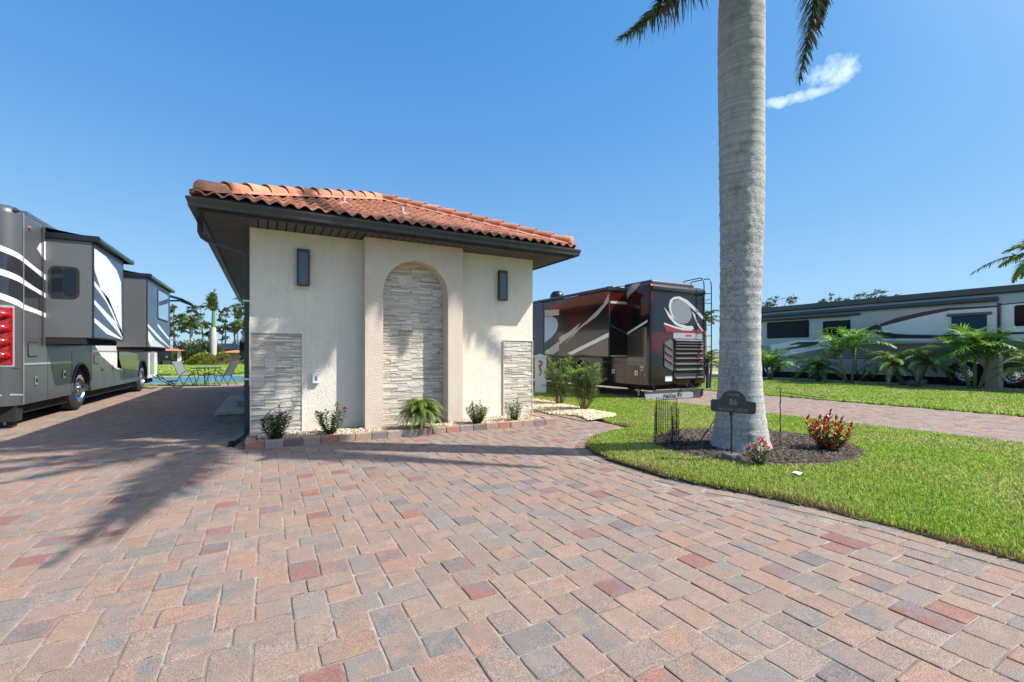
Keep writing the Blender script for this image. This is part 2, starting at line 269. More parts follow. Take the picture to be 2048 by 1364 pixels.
def pavmat(name):
    m = mat(name, attr='Col', rough=.88, var=.16, scale=9, bump=.0)
    t = m.node_tree; L = t.links; b = t.nodes['Principled BSDF']; src = b.inputs['Base Color'].links[0].from_socket
    at = t.nodes.new('ShaderNodeAttribute'); at.attribute_name = 'Col2'; tcn = t.nodes.new('ShaderNodeTexCoord')
    n = t.nodes.new('ShaderNodeTexNoise'); n.inputs['Scale'].default_value = 7; n.inputs['Detail'].default_value = 3; L.new(tcn.outputs['Object'], n.inputs['Vector'])
    r = t.nodes.new('ShaderNodeMapRange'); r.inputs[1].default_value = .44; r.inputs[2].default_value = .62; L.new(n.outputs['Fac'], r.inputs[0])
    x = t.nodes.new('ShaderNodeMix'); x.data_type = 'RGBA'; L.new(r.outputs[0], x.inputs['Factor']); L.new(src, x.inputs['A']); L.new(at.outputs['Color'], x.inputs['B'])
    # aggregate speckle
    n2 = t.nodes.new('ShaderNodeTexNoise'); n2.inputs['Scale'].default_value = 240; n2.inputs['Detail'].default_value = 2; L.new(tcn.outputs['Object'], n2.inputs['Vector'])
    r2 = t.nodes.new('ShaderNodeMapRange'); r2.inputs[1].default_value = .35; r2.inputs[2].default_value = .65; r2.inputs[3].default_value = .5; r2.inputs[4].default_value = 1.52; L.new(n2.outputs['Fac'], r2.inputs[0])
    s = t.nodes.new('ShaderNodeVectorMath'); s.operation = 'SCALE'; L.new(x.outputs['Result'], s.inputs[0]); L.new(r2.outputs[0], s.inputs['Scale'])
    # dusty patches, large stains
    n3 = t.nodes.new('ShaderNodeTexNoise'); n3.inputs['Scale'].default_value = .9; n3.inputs['Detail'].default_value = 6; L.new(tcn.outputs['Object'], n3.inputs['Vector'])
    r3 = t.nodes.new('ShaderNodeMapRange'); r3.inputs[1].default_value = .45; r3.inputs[2].default_value = .75; r3.inputs[4].default_value = .35; L.new(n3.outputs['Fac'], r3.inputs[0])
    y = t.nodes.new('ShaderNodeMix'); y.data_type = 'RGBA'; L.new(r3.outputs[0], y.inputs['Factor']); L.new(s.outputs[0], y.inputs['A']); y.inputs['B'].default_value = (.225, .168, .132, 1)
    v = t.nodes.new('ShaderNodeTexVoronoi'); v.inputs['Scale'].default_value = 22; L.new(tcn.outputs['Object'], v.inputs['Vector'])
    r4 = t.nodes.new('ShaderNodeMapRange'); r4.inputs[1].default_value = .05; r4.inputs[2].default_value = .035; L.new(v.outputs['Distance'], r4.inputs[0])
    n5 = t.nodes.new('ShaderNodeTexNoise'); n5.inputs['Scale'].default_value = 3; L.new(tcn.outputs['Object'], n5.inputs['Vector'])
    r5 = t.nodes.new('ShaderNodeMapRange'); r5.inputs[1].default_value = .55; r5.inputs[2].default_value = .6; L.new(n5.outputs['Fac'], r5.inputs[0])
    ml = t.nodes.new('ShaderNodeMath'); ml.operation = 'MULTIPLY'; L.new(r4.outputs[0], ml.inputs[0]); L.new(r5.outputs[0], ml.inputs[1])
    z = t.nodes.new('ShaderNodeMix'); z.data_type = 'RGBA'; L.new(ml.outputs[0], z.inputs['Factor']); L.new(y.outputs['Result'], z.inputs['A']); z.inputs['B'].default_value = (.45, .40, .35, 1)
    L.new(z.outputs['Result'], b.inputs['Base Color'])
    n4 = t.nodes.new('ShaderNodeTexNoise'); n4.inputs['Scale'].default_value = 140; n4.inputs['Detail'].default_value = 5; n4.inputs['Roughness'].default_value = .7; L.new(tcn.outputs['Object'], n4.inputs['Vector'])
    bp = t.nodes.new('ShaderNodeBump'); bp.inputs['Strength'].default_value = .55; bp.inputs['Distance'].default_value = .006; L.new(n4.outputs['Fac'], bp.inputs['Height']); L.new(bp.outputs[0], b.inputs['Normal'])
    return m
PAV = pavmat('paver_concrete')
TAN = [(.232, .151, .110), (.240, .160, .118), (.222, .155, .120), (.250, .150, .104), (.210, .152, .120), (.228, .160, .124), (.244, .146, .102), (.198, .145, .116), (.216, .148, .112)]
GRY = [(.178, .145, .124), (.165, .140, .124), (.192, .155, .130)]
RED = [(.215, .088, .068), (.195, .086, .070), (.23, .11, .08)]; PLM = [(.155, .115, .108), (.148, .115, .11), (.145, .12, .115)]
def pcol(sq):
    r = random.random()
    if r < (.24 if sq else .03):
        a = random.choice(RED if random.random() < .5 else PLM); b = random.choice(PLM + RED)
    elif r < (.36 if sq else .17): a = random.choice(GRY); b = random.choice(GRY + TAN)
    elif r < .27 and not sq: a = random.choice([(.262, .162, .120), (.252, .152, .115)]); b = random.choice(TAN)
    else: a = random.choice(TAN); b = random.choice(TAN + GRY[:2])
    a, b = (tuple(q * k_ for q, k_ in zip(z_, (.97, 1.01, 1.05))) for z_ in (a, b))
    return J(a, .08), J(b, .08)
def pavers(name, region, bounds, hi=True, z0=0.0, mud=False):
    """region(x,y)->bool. u = 3 inch module; pinwheel of squares between upright and lying rectangles"""
    u = .0835; ox, oy = .948, 1.855; V = []; F = []; C = []; C2 = []
    x0, x1, y0, y1 = bounds
    def piece(X0, X1, Y0, Y1, sq):
        cx, cy = (X0 + X1) / 2, (Y0 + Y1) / 2
        if not region(cx, cy): return
        d = math.hypot(cx, cy); c, c2 = pcol(sq)
        g_ = .0034 + random.uniform(0, .0014); near = hi and d < 5.5
        a0, a1, b0, b1 = X0 + g_, X1 - g_, Y0 + g_, Y1 - g_
        hz = z0 + random.uniform(-.002, .002); tx, ty = random.uniform(-.012, .012), random.uniform(-.012, .012)
        def ring(ins, dz, cc, jit):
            A0, A1, B0, B1 = a0 + ins, a1 - ins, b0 + ins, b1 - ins
            if not near: pts = [(A0, B0), (A1, B0), (A1, B1), (A0, B1)]
            else:
                pts = []
                for (px, py, qx, qy) in ((A0, B0, 1, 0), (A1, B0, 0, 1), (A1, B1, -1, 0), (A0, B1, 0, -1)):
                    # corner cut, then two points along the side for a tumbled edge
                    ex, ey = (qx, qy)
                    inx = 1 if px == A0 else -1; iny = 1 if py == B0 else -1
                    if qx: pts += [(px, py + iny * cc), (px + inx * cc, py)]; Ls = A1 - A0; sx, sy = inx, 0
                    else: pts += [(px + inx * cc, py), (px, py + iny * cc)]; Ls = B1 - B0; sx, sy = 0, iny
                    for k in (.36, .68): pts.append((px + sx * (cc + (Ls - 2 * cc) * k), py + sy * (cc + (Ls - 2 * cc) * k)))
            return [(x + random.uniform(-jit, jit), y + random.uniform(-jit, jit), hz + dz + (x - cx) * tx + (y - cy) * ty) for x, y in pts]
        jj = .0022 if near else 0
        rings = [ring(0, -.02, .008, 0), ring(0, -.0055, .008, jj), ring(.0022, -.0016, .009, jj), ring(.0075, 0, .011, jj)] if near else [ring(0, -.02, 0, 0), ring(0, -.005, 0, 0), ring(.006, 0, 0, 0)]
        n = len(rings[0]); o = len(V)
        for r_ in rings: V.extend(r_)
        for k in range(len(rings) - 1):
            for i in range(n): F.append((o + k * n + i, o + k * n + (i + 1) % n, o + (k + 1) * n + (i + 1) % n, o + (k + 1) * n + i)); C.append(c); C2.append(c2)
        F.append(tuple(o + (len(rings) - 1) * n + i for i in range(n))); C.append(c); C2.append(c2)
    P8 = [(0, 0, 2, 2, 1), (4, 0, 6, 2, 1), (2, 0, 4, 3, 0), (6, -1, 8, 2, 0), (0, -2, 3, 0, 0), (3, -2, 6, 0, 0),
          (0, -4, 2, -2, 1), (4, -4, 6, -2, 1), (2, -5, 4, -2, 0), (6, -4, 8, -1, 0), (4, -6, 7, -4, 0), (7, -6, 10, -4, 0)]
    for i in range(int((x0 - ox) / (8 * u)) - 2, int((x1 - ox) / (8 * u)) + 2):
        for j in range(int((y0 - oy) / (8 * u)) - 2, int((y1 - oy) / (8 * u)) + 3):
            for a, b, c_, d_, sq in P8: piece(ox + (8 * i + a) * u, ox + (8 * i + c_) * u, oy + (8 * j + b) * u, oy + (8 * j + d_) * u, sq)
    me = bpy.data.meshes.new(name); me.from_pydata(V, [], F); me.materials.append(PAV)
    ln = np.array([len(f) for f in F])
    for nm, cc in (('Col', C), ('Col2', C2)):
        at = me.color_attributes.new(nm, 'FLOAT_COLOR', 'CORNER'); a = np.ones((int(ln.sum()), 4), np.float32); a[:, :3] = np.repeat(np.array(cc, np.float32), ln, axis=0); at.data.foreach_set('color', a.ravel())
    me.update(); o = bpy.data.objects.new(name, me); col.objects.link(o); return o
# lawn edge that the soldier course follows
EDGE = [p for p in LAWN if p[0] < 5.63 and p[1] < 6.9][1:]
EDGE = EDGE[::-1]   # from the camera outwards
def dist_edge(x, y):
    best = 9
    for (a, b) in zip(EDGE[:-1], EDGE[1:]):
        dx, dy = b[0] - a[0], b[1] - a[1]; t = max(0, min(1, ((x - a[0]) * dx + (y - a[1]) * dy) / (dx * dx + dy * dy)))
        best = min(best, math.hypot(x - a[0] - t * dx, y - a[1] - t * dy))
    return best
BX0, BX1, BY0, BY1 = -.225, 4.77, 7.87, 18.8
GRAV = [(5.42, 6.9), (5.75, 6.88), (6.2, 7.0), (6.48, 7.35), (6.48, 8.2), (6.63, 9.2), (6.73, 10.2), (6.73, 13.5), (6.6, 18.5), (5.5, 18.5), (5.4, 8.8), (5.34, 8.1), (5.6, 7.5), (5.5, 7.1)]
def reg(x, y):
    if x > 3.3 and (inpoly(x, y, LAWN) or inpoly(x, y, GRAV)): return False
    if BX0 < x < BX1 and 7.0 < y < BY1: return False
    if x > 5.55: return False
    if x > 3.2 and y < 6.2 and dist_edge(x, y) < .20: return False
    return y < 23.3
dr = pavers('driveway', reg, (-12, 5.7, -1.0, 23.3)); tag(dr, kind='structure')
nd = pavers('neighbour_driveway', lambda x, y: 9.44 < x < 13.76, (9.4, 13.8, -4, 24), hi=False); tag(nd, kind='structure')
# soldier course along the lawn
ed = MB(); C2=[]
L_ = 0; i = 0; P = EDGE[0]; V=[];F=[];C=[];C2=[]
def walk(pts, step):
    out = [pts[0]]; acc = 0
    for a, b in zip(pts[:-1], pts[1:]):
        l = math.dist(a, b); t = step - acc
        while t <= l: out.append((a[0] + (b[0] - a[0]) * t / l, a[1] + (b[1] - a[1]) * t / l)); t += step
        acc = l - (t - step)
    return out
W_ = walk([p for p in EDGE if p[1] < 6.0], .243)
for a, b in zip(W_[:-1], W_[1:]):
    d = Vector((b[0] - a[0], b[1] - a[1])).normalized(); n = Vector((-d.y, d.x)); c, c2 = pcol(random.random() < .5); hz = random.uniform(-.001, .002)
    A = Vector(a) + d * .003; B = Vector(b) - d * .003; o = len(V)
    for (ins, z) in ((0, -.02), (0, -.005), (.006, 0.001)):
        for q in (A + n * (-.0 + ins) + d * ins, B + n * ins - d * ins, B + n * (.165 - ins) - d * ins, A + n * (.165 - ins) + d * ins): V.append((q.x, q.y, z + hz))
    for k in range(2):
        for i in range(4): F.append((o + k * 4 + i, o + k * 4 + (i + 1) % 4, o + k * 4 + 4 + (i + 1) % 4, o + k * 4 + 4 + i)); C.append(c); C2.append(c2)
    F.append((o + 8, o + 9, o + 10, o + 11)); C.append(c); C2.append(c2)
me = bpy.data.meshes.new('driveway_border'); me.from_pydata(V, [], F); me.materials.append(PAV)
for nm, cc in (('Col', C), ('Col2', C2)):
    at = me.color_attributes.new(nm, 'FLOAT_COLOR', 'CORNER'); aa = np.ones((len(F) * 4, 4), np.float32); aa[:, :3] = np.repeat(np.array(cc, np.float32), 4, axis=0); at.data.foreach_set('color', aa.ravel())
bo = bpy.data.objects.new('driveway_border', me); col.objects.link(bo); tag(bo, kind='structure')
# joint sand under the pavers
sb = MB(); quad(sb, -12, 5.62, -3, 23.35, -.0055); quad(sb, 9.43, 13.78, -6, 24, -.0085)
tag(sb.build('joint_sand', mat('joint_sand', (.30, .255, .21), 1, var=.3, scale=3, bump=.5, bscale=200, c2=(.17, .14, .115), c2pos=(.42, .62))), kind='structure')
# lawn soil sheets
def sheet(name, P, zf, mt, step=.22, ox=0):
    xs = [p[0] for p in P]; ys = [p[1] for p in P]; mb = MB()
    nx = int((max(xs) - min(xs)) / step) + 1; ny = int((max(ys) - min(ys)) / step) + 1; idx = {}
    for i in range(nx + 1):
        for j in range(ny + 1):
            x, y = min(xs) + i * step, min(ys) + j * step; idx[i, j] = len(mb.v); mb.v.append((x, y, float(zf(x, y))))
    for i in range(nx):
        for j in range(ny):
            cx, cy = min(xs) + (i + .5) * step, min(ys) + (j + .5) * step
            if inpoly(cx, cy, P): mb.f.append((idx[i, j], idx[i + 1, j], idx[i + 1, j + 1], idx[i, j + 1])); mb.c.append(None); mb.m.append(0)
    return mb.build(name, mt, smooth=True)
tag(sheet('lawn_soil', LAWN, lambda x, y: zlawn(x, y) - .012, soil, .07), kind='structure')
l2 = MB(); quad(l2, 13.78, 21.8, -4, 19, .01); tag(l2.build('lawn_soil', soil), kind='structure')
sk = MB(); E2 = [p for p in EDGE]
ns = []
for i, p in enumerate(E2):
    a, b = E2[max(i - 1, 0)], E2[min(i + 1, len(E2) - 1)]; d = Vector((b[0] - a[0], b[1] - a[1])).normalized(); ns.append(Vector((d.y, -d.x)))
vs = []
for p, n in zip(E2, ns): vs += [(p[0] - n.x * .012, p[1] - n.y * .012, -.012), (p[0], p[1], .012), (p[0] + n.x * .10, p[1] + n.y * .10, float(zlawn(p[0] + n.x * .1, p[1] + n.y * .1)) - .004)]
sk.add(vs, [(3 * i + k, 3 * i + 3 + k, 3 * i + 4 + k, 3 * i + 1 + k) for i in range(len(E2) - 1) for k in range(2)])
tag(sk.build('lawn_edge_soil', mat('edge_soil', (.14, .10, .055), 1, var=.5, scale=14, bump=.8, bscale=70)), kind='structure')
# grass blades
GM = mat('grass_blade', attr='Col', rough=.5, transl=.45, spec=.35)
def blades(name, X, Y, Z, hmul, wmul, label, browny=None):
    n = len(X); h = (.034 + .022 * rng.random(n)) * hmul; wd = (.0022 + .0014 * rng.random(n)) * wmul
    a = rng.random(n) * 6.283; lean = rng.random(n) * .85 + .15; la = rng.random(n) * 6.283
    dx, dy = np.cos(a) * wd, np.sin(a) * wd; lx, ly = np.cos(la) * h * lean, np.sin(la) * h * lean
    V = np.empty((n, 5, 3)); b = np.stack([X, Y, Z - .012], 1)
    V[:, 0] = b; V[:, 0, 0] -= dx; V[:, 0, 1] -= dy; V[:, 1] = b; V[:, 1, 0] += dx; V[:, 1, 1] += dy
    mid = b.copy(); mid[:, 0] += lx * .4; mid[:, 1] += ly * .4; mid[:, 2] += h * .62 + .012
    V[:, 2] = mid; V[:, 2, 0] += dx * .8; V[:, 2, 1] += dy * .8; V[:, 3] = mid; V[:, 3, 0] -= dx * .8; V[:, 3, 1] -= dy * .8
    tip = b.copy(); tip[:, 0] += lx; tip[:, 1] += ly; tip[:, 2] += h * (1 - .35 * lean) + .012; V[:, 4] = tip
    o = (np.arange(n) * 5)[:, None]
    F = np.concatenate([o + np.array([[0, 1, 2]]), o + np.array([[0, 2, 3]]), o + np.array([[3, 2, 4]])], 0)
    pal = np.array([(.19, .37, .02), (.27, .45, .03), (.35, .48, .05), (.12, .28, .018), (.43, .46, .13), (.52, .44, .24)])
    # slow colour drift over the lawn
    ff = .5 + .5 * np.sin(X * 1.7 + np.sin(Y * 2.1) * 1.3) * np.sin(Y * 1.3 + X * .6); pr = rng.random(n) * .75 + ff * .33
    k = np.digitize(pr, [.17, .36, .55, .65, .86]); k = np.minimum(k, 5); C = pal[k] * (.75 + .5 * rng.random((n, 1)))
    if browny is not None:
        q = rng.random(n) < browny; C[q] = np.array((.36, .24, .10)) * (.5 + .7 * rng.random((q.sum(), 1)))
    C = np.tile(C, (3, 1))
    return tag(np_mesh(name, V.reshape(-1, 3), F, C, GM), label, 'grass', kind='stuff')
def scatter(P, dens_f, x0, x1, y0, y1, nmax):
    X = rng.uniform(x0, x1, nmax); Y = rng.uniform(y0, y1, nmax)
    k = inpoly_np(X, Y, P) & (rng.random(nmax) < dens_f(X, Y)); return X[k], Y[k]
D = lambda X, Y: np.hypot(X, Y)
X, Y = scatter(LAWN, lambda X, Y: np.clip((4.6 / np.maximum(D(X, Y), 3.2)) ** 1.7, .08, 1) * (inbed(X, Y) > 1.0), 3.6, 9.42, .3, 16, 900000)
dE = np.full(len(X), 9.)
for a, b in zip(EDGE[:-1], EDGE[1:]):
    ddx, ddy = b[0] - a[0], b[1] - a[1]; t = np.clip(((X - a[0]) * ddx + (Y - a[1]) * ddy) / (ddx ** 2 + ddy ** 2), 0, 1); dE = np.minimum(dE, np.hypot(X - a[0] - t * ddx, Y - a[1] - t * ddy))
ds = D(X, Y)
blades('lawn_grass', X, Y, zlawn(X, Y), np.where(dE < .05, .8, 1.0), np.clip(ds / 4.2, 1, 4), 'sunny green lawn around the tall palm between the two driveways', np.clip(.95 - dE / .13, .03, .9) * (.6 + .4 * np.sin(X * 9 + Y * 7)) + .05)
X, Y = scatter(LAWN2, lambda X, Y: np.clip((14 / np.maximum(D(X, Y), 10)) ** 1.5, 0, 1), 13.78, 22.2, 1.5, 18, 170000)
blades('lawn_grass', X, Y, np.full(len(X), .02), 1.15, 4.2, 'strip of green lawn beyond the far driveway, in front of the feathery palms')
# dry clippings on the pavers along the lawn edge
n = 2600; k = rng.integers(0, len(W_) - 1, n); t = rng.random(n); A_ = np.array(W_); P_ = A_[k] * (1 - t)[:, None] + A_[k + 1] * t[:, None]; dd = A_[k + 1] - A_[k]; dd /= np.hypot(dd[:, 0], dd[:, 1])[:, None]
off = rng.random(n) ** 3 * .5; X = P_[:, 0] - dd[:, 1] * off; Y = P_[:, 1] + dd[:, 0] * off; L = rng.uniform(.006, .022, n); b = rng.random(n) * 6.283; W = rng.uniform(.0008, .0018, n)
V = np.empty((n, 4, 3))
for i, (s, t_) in enumerate(((-1, -1), (1, -1), (1, 1), (-1, 1))):
    V[:, i, 0] = X + np.cos(b) * L * s - np.sin(b) * W * t_; V[:, i, 1] = Y + np.sin(b) * L * s + np.cos(b) * W * t_; V[:, i, 2] = .004 + rng.random(n) * .003
tag(np_mesh('dry_clippings', V.reshape(-1, 3), np.arange(n * 4).reshape(-1, 4), np.array([(.34, .27, .14), (.24, .18, .09), (.20, .26, .06), (.42, .36, .22)])[rng.integers(0, 4, n)], mat('clipping', attr='Col', rough=.9)), 'dry grass clippings strewn on the pavers beside the lawn edge', 'clippings', kind='stuff')
# weeds at the near pond bank
X = rng.uniform(-14, 8, 16000); Y = rng.uniform(23.35, 24.25, 16000)
blades('bank_grass', X, Y, np.full(len(X), -.02), 1.6, 5, 'rough grass along the near edge of the pond')
X = rng.uniform(-32, 6, 42000); Y = 36 + rng.random(42000) ** 1.6 * 22
blades('bank_grass', X, Y, np.full(len(X), -.03), 3.2, 13, 'sunlit grass bank on the far side of the pond')
# ------------------------------------------------------------------ stones and mulch
def icos():
    bm = bmesh.new(); bmesh.ops.create_icosphere(bm, subdivisions=1, radius=1); bm.verts.index_update()
    v = np.array([x.co[:] for x in bm.verts]); f = np.array([[q.index for q in p.verts] for p in bm.faces]); bm.free(); return v, f
IV, IF = icos()
def pebbles(name, X, Y, Z, r, cols, label, m, cat='gravel', flat=.6):
    n = len(X); nv = len(IV); V = IV[None] * (1 + rng.uniform(-.22, .22, (n, nv, 1)))
    V = V * (r[:, None, None] * np.stack([rng.uniform(.8, 1.5, n), rng.uniform(.7, 1.1, n), rng.uniform(flat * .7, flat * 1.2, n)], 1)[:, None, :])
    a = rng.random(n) * 6.283; ca, sa = np.cos(a)[:, None], np.sin(a)[:, None]; x, y = V[..., 0] * ca - V[..., 1] * sa, V[..., 0] * sa + V[..., 1] * ca
    tl = rng.uniform(-.6, .6, n)[:, None]; z = V[..., 2] + x * tl; V = np.stack([x + X[:, None], y + Y[:, None], z + Z[:, None]], 2)
    F = (IF[None] + (np.arange(n) * nv)[:, None, None]).reshape(-1, 3); C = np.array(cols)[rng.integers(0, len(cols), n)] * rng.uniform(.75, 1.2, (n, 1))
    return tag(np_mesh(name, V.reshape(-1, 3), F, np.repeat(C, len(IF), 0), m), label, cat, kind='stuff')
PEB = mat('pebble', attr='Col', rough=.8, var=.12, scale=40)
pc = [(.50, .38, .22), (.58, .47, .32), (.42, .30, .17), (.62, .55, .43), (.35, .27, .19), (.46, .40, .32)]
n = 6500; X = rng.uniform(-.12, 4.72, n); Y = rng.uniform(7.1, 7.87, n); k = ~((X > 1.42) & (X < 3.1) & (Y > 7.56)); X, Y = X[k], Y[k]
pebbles('river_gravel', X, Y, np.full(len(X), .070) + rng.uniform(-.008, .012, len(X)), rng.uniform(.012, .024, len(X)), pc, 'tan pebbles filling the brick-edged bed at the foot of the building', PEB)
b_ = MB(); quad(b_, -.13, 4.7, 7.1, 7.87, .062); quad(b_, 5.34, 6.7, 6.9, 18.5, .012)
tag(b_.build('bed_soil', mat('bed_soil', (.20, .15, .10), 1, var=.4, scale=12)), kind='structure')
n = 15000; X = rng.uniform(5.3, 6.8, n); Y = 6.9 + rng.random(n) ** 1.5 * 9; k = inpoly_np(X, Y, GRAV); X, Y = X[k], Y[k]
pebbles('river_gravel', X, Y, .022 + .03 * np.clip(np.sin((X - 5.35) * 2.5), 0, 1) + rng.uniform(-.008, .012, len(X)), rng.uniform(.013, .026, len(X)), [(.60, .47, .28), (.66, .55, .38), (.5, .37, .21), (.70, .62, .48)], 'pale gravel bed under the two leafy bushes beside the path', PEB)
X = rng.uniform(21.7, 24.0, 10000); Y = rng.uniform(4.3, 18, 10000)
pebbles('river_gravel', X, Y, np.full(len(X), .03), rng.uniform(.02, .045, len(X)), [(.50, .38, .24), (.42, .33, .24), (.55, .45, .33), (.30, .24, .18)], 'tan gravel strip under the palms beside the long silver motorhome', PEB)
rb = MB(); quad(rb, 21.8, 29, -4, 24, .004); tag(rb.build('parking_pad', mat('pad_paving', (.36, .29, .24), .9, var=.25, scale=2)), kind='structure')
# mulch ring
mb = MB(); nn = 44; rings = 9
mb.v.append((BED[0], BED[1], .15))
for k in range(1, rings + 1):
    for i in range(nn):
        a = 2 * math.pi * i / nn; rr = k / rings * (1 + .05 * math.sin(3 * a) + .03 * math.sin(7 * a)); x, y = BED[0] + BED[2] * rr * math.cos(a), BED[1] + BED[3] * rr * math.sin(a)
        mb.v.append((x, y, float(zlawn(x, y)) + .022 * (1 - (k / rings) ** 3) + random.uniform(0, .012) - (.02 if k == rings else 0)))
for i in range(nn): mb.f.append((0, 1 + i, 1 + (i + 1) % nn)); mb.c.append(None); mb.m.append(0)
for k in range(rings - 1):
    for i in range(nn): mb.f.append((1 + k * nn + i, 1 + (k + 1) * nn + i, 1 + (k + 1) * nn + (i + 1) % nn, 1 + k * nn + (i + 1) % nn)); mb.c.append(None); mb.m.append(0)
tag(mb.build('mulch_soil', mat('mulch_soil', (.045, .032, .024), 1, var=.5, scale=25, bump=.8, bscale=60), smooth=True), kind='structure')
n = 15000; a = rng.random(n) * 6.283; r = np.sqrt(rng.random(n)) * 1.02; X = BED[0] + BED[2] * r * np.cos(a); Y = BED[1] + BED[3] * r * np.sin(a)
Z = zlawn(X, Y) + .022 * (1 - r ** 3) + rng.uniform(.0, .02, n); L = rng.uniform(.008, .03, n); W = rng.uniform(.002, .0055, n); b = rng.random(n) * 6.283; tl = rng.uniform(-.4, .4, n)
V = np.empty((n, 4, 3)); cx, sx = np.cos(b), np.sin(b)
for i, (s, t) in enumerate(((-1, -1), (1, -1), (1, 1), (-1, 1))):
    V[:, i, 0] = X + cx * L * s - sx * W * t; V[:, i, 1] = Y + sx * L * s + cx * W * t; V[:, i, 2] = Z + L * s * tl + W * t * rng.uniform(-.8, .8, n)
C = np.array([(.07, .045, .03), (.12, .085, .06), (.04, .03, .025), (.20, .16, .12), (.10, .06, .04)])[rng.integers(0, 5, n)] * rng.uniform(.7, 1.2, (n, 1))
tag(np_mesh('bark_mulch', V.reshape(-1, 3), np.arange(n * 4).reshape(-1, 4), C, mat('bark_chip', attr='Col', rough=.95)), 'dark bark mulch around the foot of the tall palm', 'mulch', kind='stuff')
# ------------------------------------------------------------------ the stucco building
STU = mat('cream_stucco', (.80, .74, .635), .95, var=.06, scale=1.6, stretch=(2.2, 2.2, .5), bump=1.0, bscale=75)
STP = mat('pinkish_stucco', (.64, .535, .445), .95, var=.06, scale=2, bump=.9, bscale=75)
BRZ = mat('dark_bronze_metal', (.030, .029, .028), .38, var=.06, scale=3, spec=.5)
SOF = mat('soffit_panel', (.085, .078, .068), .6, var=.06)
LEDG = mat('ledger_stone', attr='Col', rough=.8, var=.22, scale=14, stretch=(1, 1, 6), bump=.4, bscale=60)
TILE = mat('clay_tile', attr='Col', rough=.8, var=.22, scale=5, bump=.3, bscale=60, c2=(.22, .11, .08), c2pos=(.64, .85))
bld = thing('utility_building', 'small cream stucco building with an arched stone niche and a clay tile hip roof', 'building', ((BX0 + BX1) / 2, (BY0 + BY1) / 2, 0), world=True)
ZS = 3.22
w_ = MB(); w_.box(BX0, BX1, BY0, BY1, -.03, ZS - .002)
w_.build('wall', STU, bld)
# arch surround: piers, spandrel with round opening
ax0, ax1, yb, yf = 1.41, 3.12, BY0 + .001, 7.585
ox0, ox1, zsp = 1.70, 2.84, 2.33; rad = (ox1 - ox0) / 2; cxm = (ox0 + ox1) / 2; top = 3.214
m_ = MB()
def bevq(mb, p0, p1, p2, p3): mb.add([p0, p1, p2, p3], [(0, 1, 2, 3)])
n = 28; arc = [(ox0, -.03)] + [(cxm - rad * math.cos(math.pi * i / n), zsp + rad * math.sin(math.pi * i / n)) for i in range(n + 1)] + [(ox1, -.03)]
out = [(ax0, -.03)] + [(ax0, zsp)] + [(ax0 + (ax1 - ax0) * i / (n - 2), top) for i in range(n - 1)] + [(ax1, zsp), (ax1, -.03)]
N_ = len(arc); assert N_ == len(out), (N_, len(out))
e = .012
inner = [(x + (e if x < cxm else -e) * 0, z) for x, z in arc]
for y in (yf,):
    m_.add([(x, y, z) for x, z in arc] + [(x, y, z) for x, z in out], [(i, N_ + i, N_ + i + 1, i + 1) for i in range(N_ - 1)])
m_.add([(x, yf, z) for x, z in arc] + [(x, yb, z) for x, z in arc], [(i, i + 1, N_ + i + 1, N_ + i) for i in range(N_ - 1)])
m_.add([(ax0, yf, -.03), (ax0, yb, -.03), (ax0, yb, top), (ax0, yf, top)], [(0, 1, 2, 3)]); m_.add([(ax1, yf, -.03), (ax1, yb, -.03), (ax1, yb, top), (ax1, yf, top)], [(0, 3, 2, 1)])
m_.add([(ax0, yf, top), (ax1, yf, top), (ax1, yb, top), (ax0, yb, top)], [(0, 1, 2, 3)])
m_.build('arch_surround', STP, bld)
# ledger stone cladding
LC = [(.56, .50, .42), (.68, .63, .55), (.46, .40, .33), (.34, .285, .23), (.62, .54, .43), (.52, .48, .43), (.74, .69, .61), (.42, .40, .37), (.60, .55, .48)]
def ledger(x0, x1, z0, z1, y, name='stone_cladding', clip=None, trim=None):
    mb = MB(); mb.box(x0, x1, y - .006, y, z0, z1, (.16, .145, .13)); z = z0
    unit = .152; row = 0
    while z < z1 - .005:
        h = min(random.choice((.013, .017, .021, .025)), z1 - z); x = x0
        off = .18 if int((z - z0) / unit) % 2 else .32; joints = [x0 + off + .38 * k for k in range(-1, 8)]
        while x < x1 - .003:
            L = random.uniform(.10, .42); xe = min(x + L, x1)
            for jx in joints:
                if x + .004 < jx < xe: xe = jx
            if x1 - xe < .03: xe = x1
            dpt = random.uniform(.005, .017)
            xx1 = xe - (.0025 if any(abs(xe - jx) < 1e-6 for jx in joints) else .0006)
            mb.box(x, xx1, y - .005 - dpt, y - .005, z + .0006, z + h - .0006, J(tuple(.82 * q + .18 * w2 for q, w2 in zip(random.choice(LC), (.55, .51, .45))), .08)); x = xe
        z += h
    return mb.build(name, LEDG, bld)
ledger(ox0 + .004, ox1 - .004, .04, zsp + rad + .04, yb - .004)
TRM = mat('cream_trim', (.66, .62, .53), .7)
for (x0, x1, z1) in ((BX0 + .008, .50, 1.63), (4.085, BX1 - .008, 1.575)):
    ledger(x0 + .01, x1 - .012, .04, z1 - .012, yb - .002)
    t_ = MB(); t_.box(x0, x1, yb - .032, yb - .001, z1 - .0118, z1); t_.box(x0, x0 + .0098, yb - .032, yb - .001, .04, z1 - .0119); t_.box(x1 - .0118, x1, yb - .032, yb - .001, .04, z1 - .0119)
    t_.build('edge_trim', TRM, bld)
